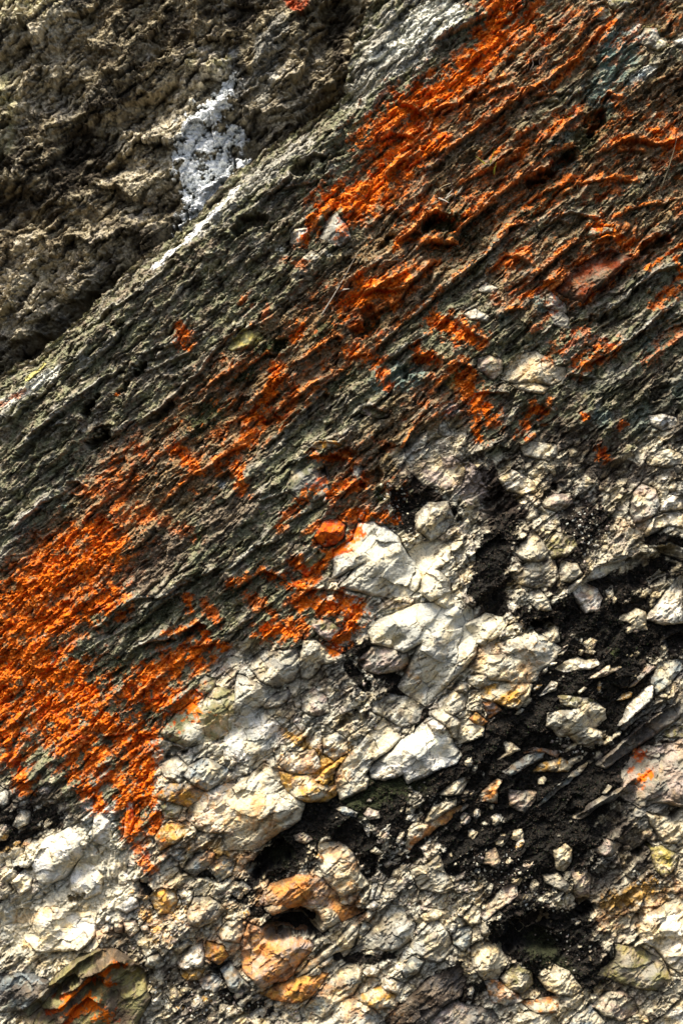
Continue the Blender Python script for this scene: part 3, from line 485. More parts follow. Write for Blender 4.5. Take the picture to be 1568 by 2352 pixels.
# lower pale rock
OCH = mask('''N 60,250 260,330 40 *.9;N 30,500 180,560 40 *.9;N 250,740 700,760 60;N 700,840 860,900 30;N 150,1000 400,1200 80;N 300,1380 600,1330 50;N 620,480 800,560 40 *.8;J 1250,620 1400,760 40 *.5;J 1000,1450 1500,1300 50 *.6;J 1100,1180 1300,1220 34;K 340,1040 660,1150 40;K 620,1080 760,960 26;M 940,760 1110,870 50;M 1270,1090 1420,1170 40;M 1150,1230 1260,1290 26;M 1000,330 1200,420 34 *.8;M 1400,560 1568,640 40 *.7;M 780,1000 620,1020 40 *.5;O 1200,860 1500,700 50;O 1050,930 1150,830 30;L 0,1400 160,1310 16;N 700,1380 1000,1450 50 *.6;O 320,1340 440,1380 24;780,1740 690,1760 44;740,1800 790,1780 24;700,1700 640,1680 16;440,1830 520,1820 30;380,1940 400,1890 34;500,1900 600,1850 34 *.9;480,1960 530,1990 34;1500,2030 1380,2080 40;0,1950 80,1930 26;30,2120 150,2080 26 *.7;330,2100 380,2150 34 *.8;640,2080 800,2060 50;560,2200 700,2220 60;620,2290 700,2260 34;800,2330 880,2290 40 *.8;930,1540 960,1560 16;520,1640 490,1680 26 *.6;1180,1560 1240,1520 34 *.6;1060,1840 1130,1800 20;230,2270 260,2200 20;450,2100 500,2140 36 *.8;560,2050 600,2110 20 *.6;1190,850 1260,840 34 *.5;1400,1200 1500,1220 26 *.5;1100,1500 1240,1480 34 *.5''', rough=1.1, streak=.5, soft=.9)
BRN = mask('''1100,1060 1170,1180 56;1150,1180 1120,1400 56;1300,1000 1400,1080 70 *.8;1350,1180 1260,1320 60;1440,1080 1568,1060 40 *.7;1480,900 1568,1000 50 *.8;940,1080 1010,1170 50;1200,1060 1160,1000 40 *.8;700,1540 820,1560 44 *.8;860,1580 900,1660 60 *.8;640,1600 760,1660 40 *.5;1420,1900 1500,2000 80 *.8;1330,1960 1420,2060 80 *.8;1400,1880 1568,1850 50 *.7;0,1850 120,1830 50;100,1850 200,1870 30 *.8;1350,2160 1420,2300 60 *.8;340,2000 300,2080 30 *.7;400,2250 480,2350 70 *.8;280,2150 340,2250 40 *.7;0,2060 20,2110 30;520,2200 560,2260 30;900,2060 1100,2000 60 *.7;1020,2200 1180,2260 60 *.7;1240,1420 1568,1500 100 *.6;1000,1900 1300,1750 100 *.6;960,1990 1060,2040 40 *.8;580,2080 900,2140 44 *.5;1480,1760 1540,1820 80 *.6;0,2200 60,2330 60 *.5''', rough=1.3, streak=.6, soft=.95)
WRM = mask('''1200,1050 1500,1450 260 *.6;1200,2100 1568,2300 260 *.9;100,2300 600,2300 200 *.6;500,1950 800,2200 200 *.6;1300,1800 1568,2000 240 *.8''', rough=.5)
WHT = mask('60,2120 260,2050 100;60,1980 250,1950 80;250,1880 300,2000 50;940,1430 1100,1400 90;850,1230 960,1330 70;430,1640 560,1700 50;900,1720 1000,1720 60;480,1850 600,1830 50;1190,1450 1230,1500 50', rough=.4)
def stain(c, st, s2, gr, n1, n2, och=None, brn=None, wrm=None, wht=None):
    wht = WHT if wht is None else wht; gr = gr-wht*.22; n1 = n1-.12*wht
    och = OCH if och is None else och; brn = BRN if brn is None else brn; wrm = WRM if wrm is None else wrm
    c = c*(1+.22*st+.25*s2)[..., None]
    c = lerp(c, c*np.array((1.0,.86,.62), f32), np.clip(ss(s2+st*.6, -.1, .5)*.7+wrm*.35, 0, 1))
    c = lerp(c, mixn(COL['och'], COL['oro'], ss(s2, -.2, .3))*(1+.3*n2)[..., None], np.clip(och*ss(n1*.6+n2*.3+s2*.6, -.45, .4), 0, 1)*.85)
    c = lerp(c, np.array((.27,.215,.155), f32), ss(gr+n2*.4+s2*.6+n1*.3-wht*.2, .05, .55)*.7)
    c = lerp(c, COL['dbr']*1.25, np.clip(brn*ss(gr*.8+n2*.5+n1*.4+brn*.5, .0, .6), 0, 1)*.9)
    return lerp(c, COL['dbr']*.8, ss(gr+n1*.4+n2*.3, .58, .85)*.7)
P_ = mixn(COL['pal'], COL['crm'], ss(fbm(U/70, V/70, 4, 2), -.3, .5))
P_ = lerp(P_, COL['gwh'], ss(jbi+N1*.5, .5, 1.)*.6)
P_ = lerp(P_, COL['pnk'], ss(fbm(U/50, V/40, 4, 10), .05, .5)*.5)
P_ = lerp(P_, COL['dbr']*1.5, ss(N2*.7+N1*.8+NS*.3, .36, .7)*.9)
P_ = lerp(P_, COL['dbr']*.7, np.clip(CRV*.8+CRV2*.5, 0, 1)*(1-.8*samp_w)*ss(N2+N1+STN2*.5, -.3, .4)*.75)
P_ = lerp(P_, COL['dbr'], (1-ss(GL2e+N1*.16+N2*.04, .0, .10))*.6*(1-.7*samp_w))
P_ = lerp(P_, COL['dbr'], (1-ss(jbe+N1*.12+N2*.04, .0, .06))*.7)
P_ = stain(P_, STN, STN2, GRM, N1, N2)
C = lerp(C, P_, wlow)
C = paint(C, 'dbr', '1100,1090 1180,1180 50;1150,1180 1120,1400 58 *.9;1300,1000 1400,1080 60 *.8;1350,1180 1260,1320 55;1440,1100 1568,1080 30 *.6;1300,1080 1250,1130 30 *.5;1500,900 1568,1000 40 *.7;960,1100 1000,1150 34;1200,1060 1160,1000 34 *.7;700,1540 800,1560 30 *.5;880,1600 900,1650 40 *.6;1420,1900 1500,2000 60 *.7;1340,1960 1420,2060 60 *.6;1400,1880 1568,1850 40 *.6;0,1850 120,1830 40 *.8;100,1850 200,1870 26 *.6;1350,2160 1420,2300 40 *.5;340,2020 300,2080 20 *.6;400,2250 480,2350 46 *.6;280,2150 340,2250 30 *.5;0,2060 20,2110 24 *.6', rough=1.25, soft=.5)
C = paint(C, 'gwh', '215,1850 235,1990 30 *.8;250,1860 262,1960 24 *.8', rough=.9)
C = paint(C, 'crm', '60,2120 260,2050 60;60,1980 250,1950 60 *.8;430,1640 560,1700 50 *.8;640,1500 700,1620 30 *.4', rough=.9)
C = paint(C, 'pnk', '1030,1070 1090,1120 40 *.7;380,1580 20 *.3', rough=.8)
C = paint(C, 'och', '780,1740 700,1770 30 *.9;740,1800 790,1790 20;740,1740 650,1680 12 *.8;420,1830 500,1830 18 *.8;380,1930 400,1900 22 *.8;520,1900 590,1850 24 *.7;500,1950 520,1990 24 *.6;1500,2040 1400,2080 24 *.6;0,1950 60,1930 14 *.7;30,2120 120,2090 14 *.4;330,2100 360,2150 18 *.5;150,2150 60,2170 12 *.5', rough=.9)
C = paint(C, 'gr2', '1470,1760 1540,1700 60 *.7;1520,1800 1480,1870 40 *.7;1340,2000 1400,1960 20 *.5;1270,1850 1400,1780 12', rough=.9)
C = paint(C, 'slt', 'L 1040,1040 1330,800 1568,660 30 *.9;L 900,1350 1200,1190 22 *.9;L 1480,260 1540,220 30;M 0,1350 150,1330 40;1520,1560 1568,1540 26', rough=.6)
C = paint(C, 'teal', 'L 1220,1060 16;L 1220,1220 16 *.9', rough=.8)
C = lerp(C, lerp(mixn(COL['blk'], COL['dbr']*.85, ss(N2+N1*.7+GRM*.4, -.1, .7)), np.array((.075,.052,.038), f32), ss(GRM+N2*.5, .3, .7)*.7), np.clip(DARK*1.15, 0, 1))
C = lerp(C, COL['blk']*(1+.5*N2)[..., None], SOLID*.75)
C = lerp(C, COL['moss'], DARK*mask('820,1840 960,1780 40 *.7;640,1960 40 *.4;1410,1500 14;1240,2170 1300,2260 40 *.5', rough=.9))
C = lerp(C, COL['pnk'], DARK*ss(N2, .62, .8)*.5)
HOT = mask('K 240,150 380,220 34;K 620,60 800,100 40;H 560,800 700,860 30;H 640,1050 800,860 26;E 850,620 1100,500 36;E 800,0 700,60 40;B 1250,650 1450,560 40;B 700,1250 1000,1250 50;B 1480,350 1500,450 50;F 60,720 240,840 30;F 100,1150 330,1280 34;F 1150,250 1050,220 26;F 900,480 1080,380 30;C 400,120 300,240 40;G 1150,400 1100,420 18;G 1450,480 1520,500 20;C 1400,900 1500,880 20;60,1400 200,1300 110;60,1550 150,1600 120;330,1560 440,1540 60;250,1680 320,1800 60;1130,60 1050,190 46;900,260 980,240 30;850,440 900,380 30;730,500 14;690,1390 800,1410 30;640,1450 30;570,1330 20;1400,550 24;1060,770 24;1080,900 20;310,1850 330,1920 26', rough=.7, soft=.9)
lch = np.clip(LICH*1.0, 0, 1); DRP = fbm(U/9, V/60, 4, 9)*ss(V-U*.3, 1300, 1500)
lipm = LIP*ss(belt+LICH-.45, 0, .3)*ss(N1+NS*.3+WX*.6, -.5, .1)*(1-wlow)
sparse = belt*(1-wlow)*ss(fbm(au/28, at_/9, 4, 12, .6)+N2*.35+N0*.7+GRM*.3, .16, .7)*.8
lall = np.clip(np.maximum(np.maximum(lch*ss(N1*.6+N2*.7+NS*.6+GRM*.55+DRP*.4+LICH*.75-.04+.5*HOT, .0, .5), lipm*.95), sparse), 0, 1)
OR = mixn(COL['org'], COL['red'], ss(fbm(U/38, V/30, 4, 14)+N2*.3-HOT*.35, -.05, .6))
OR = lerp(OR, np.array((.70,.30,.10), f32), ss(N2*.8+N1*.4+NS*.6+LIP*.5, .1, .7)*.8)
OR = lerp(OR, np.array((.20,.035,.010), f32), ss(fbm(U/13, V/11, 4, 2)+GRM*.5-HOT*.25, .15, .6)*.7)
OR = lerp(OR, np.array((.30,.13,.05), f32), ss(STN2-HOT*.4, .0, .5)*.5)
C = lerp(C, OR, lall)
C = lerp(C, COL['gwh'], ss(N2*.9+gn(U/9, V/9, 6)*.5, .72, .86)*.8*LICH)
sk = (1-wlow)*(1-lall)*(1-DARK)
C = lerp(C, np.array((.36,.31,.22), f32), sk*ss(GRM+N2*.5+NS*.3, .15, .6)*.55)
C = lerp(C, np.array((.045,.036,.022), f32), sk*ss(fbm(aw_/16, tw_/7, 4, 1, .65)+N2*.3, .12, .5)*.75)
C = C*(1+.35*sk)[..., None]
C *= (1+.55*N2*(1-.3*wlow)+.12*gn(U/2.6, V/2.4, 5))[..., None]
C = np.clip(C, .004, .85)

# ---------------- materials ----------------
def make_mat(name, rough=.9, bump=.5, bscale=60, spec=.25, base=None):
    m = bpy.data.materials.new(name); m.use_nodes = True; n = m.node_tree.nodes; l = m.node_tree.links
    b = n['Principled BSDF']; b.inputs['Roughness'].default_value = rough; b.inputs['Specular IOR Level'].default_value = spec
    tc = n.new('ShaderNodeTexCoord'); nz = n.new('ShaderNodeTexNoise'); nz.inputs['Scale'].default_value = bscale; nz.inputs['Detail'].default_value = 6; nz.inputs['Roughness'].default_value = .65
    l.new(tc.outputs['Object'], nz.inputs['Vector'])
    if base is None:
        at = n.new('ShaderNodeAttribute'); at.attribute_name = 'albedo'; src = at.outputs['Color']
    else:
        rgb = n.new('ShaderNodeRGB'); rgb.outputs[0].default_value = (*base, 1); src = rgb.outputs[0]
    mr = n.new('ShaderNodeMapRange'); mr.inputs[1].default_value = .3; mr.inputs[2].default_value = .7; mr.inputs[3].default_value = .78; mr.inputs[4].default_value = 1.2
    l.new(nz.outputs['Fac'], mr.inputs[0])
    mx = n.new('ShaderNodeVectorMath'); mx.operation = 'SCALE'; l.new(src, mx.inputs[0]); l.new(mr.outputs[0], mx.inputs['Scale'])
    l.new(mx.outputs[0], b.inputs['Base Color'])
    bp = n.new('ShaderNodeBump'); bp.inputs['Strength'].default_value = bump; bp.inputs['Distance'].default_value = .02
    l.new(nz.outputs['Fac'], bp.inputs['Height']); l.new(bp.outputs[0], b.inputs['Normal'])
    return m
MR = make_mat('weathered_rock', .92, .6, 45); MS = make_mat('stone', .85, .55, 38)

# ---------------- mesh helpers ----------------
def W3(u, v, h, plane=0.0, k=1.0):
    return np.stack([(u-784)/PX*k, plane-h/PX, CZ+(1176-v)/PX*k], -1).astype(f32)
def mk(name, co, quads, col=None, mat=None, tris=None, parent=None, smooth=True):
    me = bpy.data.meshes.new(name)
    nq = 0 if quads is None else len(quads); ntri = 0 if tris is None else len(tris)
    me.vertices.add(len(co)); me.vertices.foreach_set('co', co.astype(f32).ravel())
    loops = np.concatenate([x for x in (None if nq == 0 else quads.ravel(), None if ntri == 0 else tris.ravel()) if x is not None]).astype(np.int32)
    me.loops.add(len(loops)); me.loops.foreach_set('vertex_index', loops)
    st = np.concatenate([np.arange(nq)*4, nq*4+np.arange(ntri)*3]).astype(np.int32)
    me.polygons.add(nq+ntri); me.polygons.foreach_set('loop_start', st)
    if smooth: me.polygons.foreach_set('use_smooth', np.ones(nq+ntri, bool))
    me.update(calc_edges=True)
    if col is not None:
        lm = col.mean(1, keepdims=True); col = np.clip(lm+(col-lm)*1.08, .004, .9)
        at = me.color_attributes.new('albedo', 'FLOAT_COLOR', 'POINT')
        c4 = np.ones((len(co), 4), f32); c4[:, :3] = col; at.data.foreach_set('color', c4.ravel())
    me.materials.append(mat); o = bpy.data.objects.new(name, me); sc.collection.objects.link(o)
    if parent: o.parent = parent
    return o
def sheet(name, u, v, h, c, keep, plane=0.0, k=1.0, mat=MR, close=False):   # keep: bool per vertex
    ny, nx = u.shape; idx = np.arange(ny*nx).reshape(ny, nx)
    kq = keep[:-1, :-1] & keep[1:, :-1] & keep[:-1, 1:] & keep[1:, 1:]
    q = np.stack([idx[:-1, :-1][kq], idx[1:, :-1][kq], idx[1:, 1:][kq], idx[:-1, 1:][kq]], -1)
    used = np.zeros(ny*nx, bool); used[q.ravel()] = True; rm = np.cumsum(used)-1
    q = rm[q]; co = W3(u, v, h, plane, k).reshape(-1, 3)[used]; cc = c.reshape(-1, 3)[used]
    tris = None
    if close:                          # bury the outline into one root point behind: a solid stone
        ed = np.concatenate([q[:, [0, 1]], q[:, [1, 2]], q[:, [2, 3]], q[:, [3, 0]]]); key = np.sort(ed, 1); key = key[:, 0].astype(np.int64)*(len(co)+1)+key[:, 1]
        un, inv, cnt = np.unique(key, return_inverse=True, return_counts=True); be = ed[cnt[inv] == 1]
        bi, binv = np.unique(be, return_inverse=True); binv = binv.reshape(be.shape); nb = len(co); bk = co[bi].copy(); bk[:, 1] += .10+.06*np.sqrt(len(bi))/10
        root = bk.mean(0); root[1] = bk[:, 1].max()+.05; co = np.vstack([co, bk, root[None]]); cc = np.vstack([cc, cc[bi], cc.mean(0)[None]])
        q = np.concatenate([q, np.stack([be[:, 1], be[:, 0], nb+binv[:, 0], nb+binv[:, 1]], -1)])
        tris = np.stack([nb+binv[:, 1], nb+binv[:, 0], np.full(len(be), len(co)-1)], -1)
    return mk(name, co, q, cc, mat, tris)
def tag(o, label=None, cat=None, group=None, kind=None):
    if label: o['label'] = label
    if cat: o['category'] = cat
    if group: o['group'] = group
    if kind: o['kind'] = kind
    return o
Hall = Hmac+Hf
def blur(A, n):                        # box blur on the grid
    for ax in (0, 1):
        B = np.cumsum(np.pad(A, [(n+1, n) if k == ax else (0, 0) for k in (0, 1)], mode='edge'), axis=ax, dtype=np.float64)
        A = ((np.take(B, range(2*n+1, B.shape[ax]), ax)-np.take(B, range(0, B.shape[ax]-2*n-1), ax))/(2*n+1)).astype(f32)
    return A
Hsm = blur(blur(Hall, 8), 8)
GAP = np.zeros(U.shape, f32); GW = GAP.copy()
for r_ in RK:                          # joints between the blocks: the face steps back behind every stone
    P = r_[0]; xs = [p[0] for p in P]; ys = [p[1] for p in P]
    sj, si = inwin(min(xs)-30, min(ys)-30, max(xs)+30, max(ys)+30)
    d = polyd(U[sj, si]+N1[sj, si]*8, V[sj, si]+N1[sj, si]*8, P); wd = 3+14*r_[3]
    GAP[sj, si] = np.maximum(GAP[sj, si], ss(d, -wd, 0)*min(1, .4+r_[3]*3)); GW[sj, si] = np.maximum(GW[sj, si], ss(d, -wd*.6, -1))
WALL = mask('60,2120 260,2050 90;60,1980 250,1950 90;250,1880 300,2000 60;430,1640 560,1700 60', rough=.3)
Hall -= (1-.75*WALL)*GAP*np.clip(15+10*N1+8*WX, 3, 30)
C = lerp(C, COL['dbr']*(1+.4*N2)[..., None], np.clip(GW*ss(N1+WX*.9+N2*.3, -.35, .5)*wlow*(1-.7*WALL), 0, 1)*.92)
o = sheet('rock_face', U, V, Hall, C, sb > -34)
tag(o, 'weathered rock face with slanting ridges, orange lichen and jointed pale rock', 'rock face', kind='structure')

# ---------------- back cliff (upper left, farther away) ----------------
KB = 1+1.3/CAMD
def back():
    i1 = np.searchsorted(U1, 1250); j1 = np.searchsorted(V1, 1500)
    u, v = U[:j1, :i1], V[:j1, :i1]; wx, wy, n1, n2, ns = WX[:j1, :i1], WY[:j1, :i1], N1[:j1, :i1], N2[:j1, :i1], NS[:j1, :i1]
    s = -sided(u, v, BND)              # distance behind the slab's edge
    a_, t_ = rot(u+wx*25, v+wy*25, 34, 1, 1)
    h = fbm(a_/300, t_/110, 4, 2)*52
    f, g = saw(t_/85+fbm(a_/260, t_/150, 3, 6)*1.4, .2); h += f*22*ss(fbm(a_/200, t_/90, 2, 3), -.3, .4)
    b1 = 1-np.abs(fbm(a_/44, t_/26, 4, 9, .6)); b2 = 1-np.abs(fbm(a_/18+3, t_/12, 3, 4, .6))
    x0, e0, _ = facet(a_/120, t_/62, 5, 1.2); x1, e1, i1_ = facet(a_/46, t_/26, 2, 1.1); x2, e2, i2_ = facet(a_/17+n1*.3, t_/11, 11, 1.)
    x3_, e3_, _ = facet(a_/8+n1*.3, t_/6, 8, 1.)
    h += x0*46+b1*4+b2*4+x1*17+x2*10+x3_*4+n1*4+n2*2-CRV[:j1, :i1]*16-CRV2[:j1, :i1]*6+crum[:j1, :i1]*1.0+(np.abs(fbm(u/30, v/26, 4, 3, .6)))*16
    h -= 110*ss(90-s, 0, 90)*ss(v, 560, 760)+50*ss(50-s, 0, 60)   # undercut beside the slab
    # big swellings and recesses seen in the photo
    for (cx, cy, rx, ry, A) in ((190,380,80,60,-50),(60,500,120,40,-70),(20,455,60,30,-60),(560,60,26,160,-40),(330,250,60,90,-45),(380,90,60,50,-30),(440,150,60,50,40),(350,330,60,70,35),(60,60,120,70,45),(110,570,60,40,35),(60,680,160,60,45),(180,470,90,30,25),(640,200,60,80,30),(760,80,70,60,-30),(500,250,60,120,20),(160,230,100,30,-25),(270,170,60,30,20)):
        h += A*np.exp(-(((u-cx+wx*25)/rx)**2+((v-cy+wy*25)/ry)**2))
    def bm(st, **kw):
        return mask(st, **kw)[:j1, :i1]
    gr = GRM[:j1, :i1]; s2 = STN2[:j1, :i1]; D = np.array((.050, .040, .028), f32); c = mixn(np.array((.36,.31,.21), f32), np.array((.17,.135,.085), f32), ss(ns+n1*.6+wx*.5, -.3, .4))
    pale = bm('''0,40 150,20 70 *.9;30,120 120,90 80 *.9;20,200 10,300 60 *.9;100,200 180,150 40 *.8;60,250 140,230 30 *.7;150,270 240,210 26 *.7;350,280 290,330 28;300,340 420,280 44 *.9;330,410 400,370 44;280,400 220,430 10;440,150 500,170 40 *.9;430,200 400,250 22;480,130 500,110 30;380,180 20 *.6;
    60,560 90,590 26;0,660 90,640 40;40,610 20,640 24;60,700 140,700 50 *.9;0,780 60,740 50 *.8;160,640 200,620 40 *.6;230,560 280,580 40 *.5;300,490 350,520 30 *.6;610,200 660,160 34 *.7;720,110 740,160 26 *.6;560,240 600,300 50 *.6;700,220 640,280 40 *.6;430,40 400,60 16 *.6;520,20 560,60 26 *.6;230,450 150,500 10;40,480 100,460 8;0,520 60,470 8;200,310 260,270 10 *.7;60,330 30,400 10 *.7;100,40 60,20 90 *.6;330,100 350,130 14''', rough=1.0, streak=1.0, soft=.7)
    c = lerp(c, mixn(np.array((.60,.53,.39), f32), np.array((.46,.42,.35), f32), ss(n1, -.3, .4)), pale*ss(n2*.5+n1*.4, -.55, .0))
    c = lerp(c, mixn(np.array((.40,.38,.2), f32), np.array((.52,.46,.3), f32), ss(n1, -.2, .3)), bm('0,30 110,10 60 *.6;20,180 10,330 40 *.6;490,160 540,140 20 *.8;440,150 20 *.5', rough=.8))
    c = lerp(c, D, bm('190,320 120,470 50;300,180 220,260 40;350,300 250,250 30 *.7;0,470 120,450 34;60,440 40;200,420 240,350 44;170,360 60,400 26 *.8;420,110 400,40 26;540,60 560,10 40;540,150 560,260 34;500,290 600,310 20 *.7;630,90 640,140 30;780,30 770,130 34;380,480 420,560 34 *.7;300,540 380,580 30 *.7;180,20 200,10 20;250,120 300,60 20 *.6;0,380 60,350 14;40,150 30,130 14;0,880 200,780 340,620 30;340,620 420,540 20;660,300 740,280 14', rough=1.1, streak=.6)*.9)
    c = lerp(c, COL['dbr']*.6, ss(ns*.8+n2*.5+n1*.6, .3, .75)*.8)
    c = c*(1+.3*s2+.2*gr)[..., None]; c = lerp(c, np.array((.55,.49,.36), f32), bm('300,340 420,270 46;330,420 430,380 50;430,230 520,180 30 *.8;20,60 180,60 60 *.8;30,150 120,130 50 *.7;100,200 170,160 30 *.8;60,560 95,580 24;0,660 100,640 30;60,700 140,690 30 *.7;230,220 300,170 20 *.6;560,260 620,200 30 *.6;700,180 740,130 24 *.6;640,280 700,240 24 *.6', rough=1.2, streak=.9, soft=.9)*ss(gr+n2*.4+.25, -.2, .4)*.85)
    c = lerp(c, np.array((.035,.027,.018), f32), np.clip(CRV[:j1, :i1]*.8+ss(gr+n1*.5+s2*.4, .15, .55)*.75, 0, 1)*.85)
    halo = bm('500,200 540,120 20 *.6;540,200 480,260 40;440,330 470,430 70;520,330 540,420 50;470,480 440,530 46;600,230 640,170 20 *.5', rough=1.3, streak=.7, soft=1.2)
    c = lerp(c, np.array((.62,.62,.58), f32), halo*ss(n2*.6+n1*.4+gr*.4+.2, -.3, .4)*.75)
    c = lerp(c, COL['pnk']*.8, ss(n2, .55, .8)*.6)
    c = lerp(c, COL['gr2'], bm('640,60 600,230 30 *.8;600,90 590,200 16', rough=.8)*.8)
    c = lerp(c, COL['red'], bm('660,0 690,20 20;680,30 12', rough=.9)*.8)
    c = np.clip(c*(1+.5*n2)[..., None], .006, .8)
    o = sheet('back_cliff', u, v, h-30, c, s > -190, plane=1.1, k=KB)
    tag(o, 'dark crumbly cliff face behind the slab, soft out of focus', 'cliff', kind='structure')
    # white mineral crust: knobbly deposit running down the back cliff into the crack
    cm = bm('''350,625 430,550 13;430,550 500,480 18;530,190 500,250 18;500,250 450,310 34;450,320 430,370 32;470,340 540,320 26;430,400 460,430 36;500,380 530,420 30;450,470 530,440 30;480,470 440,530 30;450,520 390,590 22;400,580 350,630 15;530,450 470,520 20;560,380 540,430 16''', rough=1.5, streak=.5, soft=.5)
    keep = cm > .05
    x, e, iv = facet(u/13+wx*.4, v/11+wy*.4, 6, .4); dome = np.sqrt(np.clip(e*1.6, 0, 1)); x3, e3, _ = facet(u/6.5, v/5.5, 16, .3)
    hc = h*.82-30+ss(cm, 0, .3)*22-8+dome*8+np.sqrt(np.clip(e3*1.5, 0, 1))*3.5+iv*3+ss(60-s, 0, 60)*(60+100*ss(v, 560, 700))
    cc = mixn(np.array((.50,.52,.50), f32), np.array((.84,.86,.86), f32), ss(cm+n2*.5+n1*.5, .2, .9))
    o = sheet('mineral_crust', u, v, hc, np.clip(cc*(1+.12*n2)[..., None], 0, .9), keep, plane=1.1, k=KB, mat=MS, close=True)
    tag(o, 'knobbly white mineral crust running down the back cliff into the crack', 'mineral crust')
back()

# ---------------- individual stones ----------------
def build_rock(i, P, c1, c2, th, label, name, cat, group, lich, rnd, dark, fs):
    rs = np.random.RandomState(1000+i)
    xs = [p[0] for p in P]; ys = [p[1] for p in P]; x0, x1, y0, y1 = min(xs), max(xs), min(ys), max(ys)
    sz = math.sqrt((x1-x0)*(y1-y0)); cx, cy = sum(xs)/len(xs), sum(ys)/len(ys)
    st = 1.5 if sz > 40 else 1.1; mg = 10
    u, v = np.meshgrid(np.arange(x0-mg, x1+mg, st).astype(f32), np.arange(y0-mg, y1+mg, st).astype(f32))
    kx = rs.randint(0, 900); ky = rs.randint(0, 900)
    w1 = fbm(u/(sz*.35)+kx, v/(sz*.35)+ky, 4, i); w2 = fbm(u/(sz*.35)+kx+50, v/(sz*.35)+ky, 4, i+3)
    wa = min(6, sz*.045)
    d = polyd(u+w1*wa, v+w2*wa, P)+min(3., sz*.028)
    n1 = fbm(u/16+kx, v/13+ky, 5, i+1, .6); n2 = fbm(u/5+kx, v/4.4+ky, 3, i+2, .7)
    # facets: the lower envelope of a few tilted planes, like broken stone
    T = th*PX*.52; hp = np.full(u.shape, T, f32); nf = rs.randint(5, 9); ext = sz*.5
    a0 = rs.rand()*6.28
    aw, tw = rot(u, v, 38, 1, 1); js, jf = saw(tw/(sz*.3)+w1*.35+kx*.37, .1); hp += js*min(9, sz*.06)
    for k in range(nf):
        an = a0+k*2*math.pi/nf+rs.rand()*.8; sl_ = T/ext*(.45+rs.rand()*1.25); off = T*(.85+rs.rand()*.8)
        hp = np.minimum(hp, off-((u-cx)*math.cos(an)+(v-cy)*math.sin(an)+w1*sz*.06)*sl_)
    wl = float(samp(WALL, np.array([cx]), np.array([cy]))[0]); hp = hp*(1-.55*wl)
    hp += ((u-cx)*(rs.rand()-.5)*.35+(v-cy)*(.12+rs.rand()*.25))*T/ext
    fa_, fe_, fi2 = facet((u+w1*sz*.08)/(sz*.34*fs)+kx, (v+w2*sz*.08)/(sz*.26*fs)+ky, i, 1.1)
    a_, t_ = rot(u, v, 38, 1, 1)
    fb_, fbe_, _ = facet(a_/(14*fs)+kx+n1*.25, t_/(9*fs)+ky+n1*.25, i+7, 1.0)
    edge = 1-np.exp(-np.clip(d, 0, None)/(1.8+rnd*sz*.025))
    h = hp*edge*.9+edge*T*.25+fa_*min(9, sz*.065)*edge+fb_*(1.5 if sz < 90 else .9)+n1*1.5+n2*.8-3*(1-ss(fe_+n1*.03, 0, .03))*(sz > 70)
    h -= samp(CRV*7+CRV2*3, u, v)*edge*(1-samp(WHT, u, v))
    h += (samp(GL, u, v)*6+samp(GL2, u, v)*3.5+samp(H_l, u, v)*.9+samp(H_h, u, v)*.8)*edge+samp(crum, u, v)*.28
    base = samp(HmacS, u, v); bs = samp(Hsm, u, v)
    H_ = base*0+bs+h+3
    H_ = np.where(d < 0, bs+d*4.5-2, H_)
    keep = d > -7
    c1, c2 = COL[c1], COL[c2]
    c = mixn(c1, c2, ss(fbm(u/(sz*.4)+kx+9, v/(sz*.3)+ky, 4, i+5)+n1*.35, -.25, .35))
    c = lerp(c, c*np.array((1.15, 1.1, 1.0), f32), ss(fi2, .3, .8)*.6)
    c = lerp(c, COL['dbr'], np.clip(ss(n2*.7+n1*.9+w1*.6, .62-dark*1.1, 1.0-dark*.6), 0, 1)*.85)
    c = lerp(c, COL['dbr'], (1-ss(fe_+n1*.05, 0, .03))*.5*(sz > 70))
    q_ = [samp(A, u, v).astype(f32) for A in (STN, STN2, GRM, OCH, BRN, WRM, WHT)]
    c = stain(c, q_[0], q_[1], q_[2], n1, n2, q_[3], q_[4]*.75, q_[5], q_[6])
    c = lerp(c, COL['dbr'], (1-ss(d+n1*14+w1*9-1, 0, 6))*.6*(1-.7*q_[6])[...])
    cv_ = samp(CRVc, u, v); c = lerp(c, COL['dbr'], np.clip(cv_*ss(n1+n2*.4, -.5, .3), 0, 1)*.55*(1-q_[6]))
    if lich > 0:
        L_ = samp(LICHs, u, v)*(.3 if 'dark red slab' in label else lich); m = L_*ss(n1*.6+n2*.6+L_*.8, .12, .45)
        orr = mixn(COL['org'], COL['red'], ss(w1+n2*.3, -.1, .4)); c = lerp(c, orr, np.clip(m, 0, 1))
    c = c*(1+.22*n2)[..., None]
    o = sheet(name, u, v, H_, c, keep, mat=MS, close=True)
    tag(o, label, cat, group)
    sj, si = inwin(x0, y0, x1, y1); OCC[sj, si] |= polyd(U[sj, si], V[sj, si], P) > -3
LICHs = lall.astype(f32); CRVc = np.clip(CRV*.8+CRV2*.4, 0, 1)
HmacS = Hmac
for i, r in enumerate(RK): build_rock(i, *r)
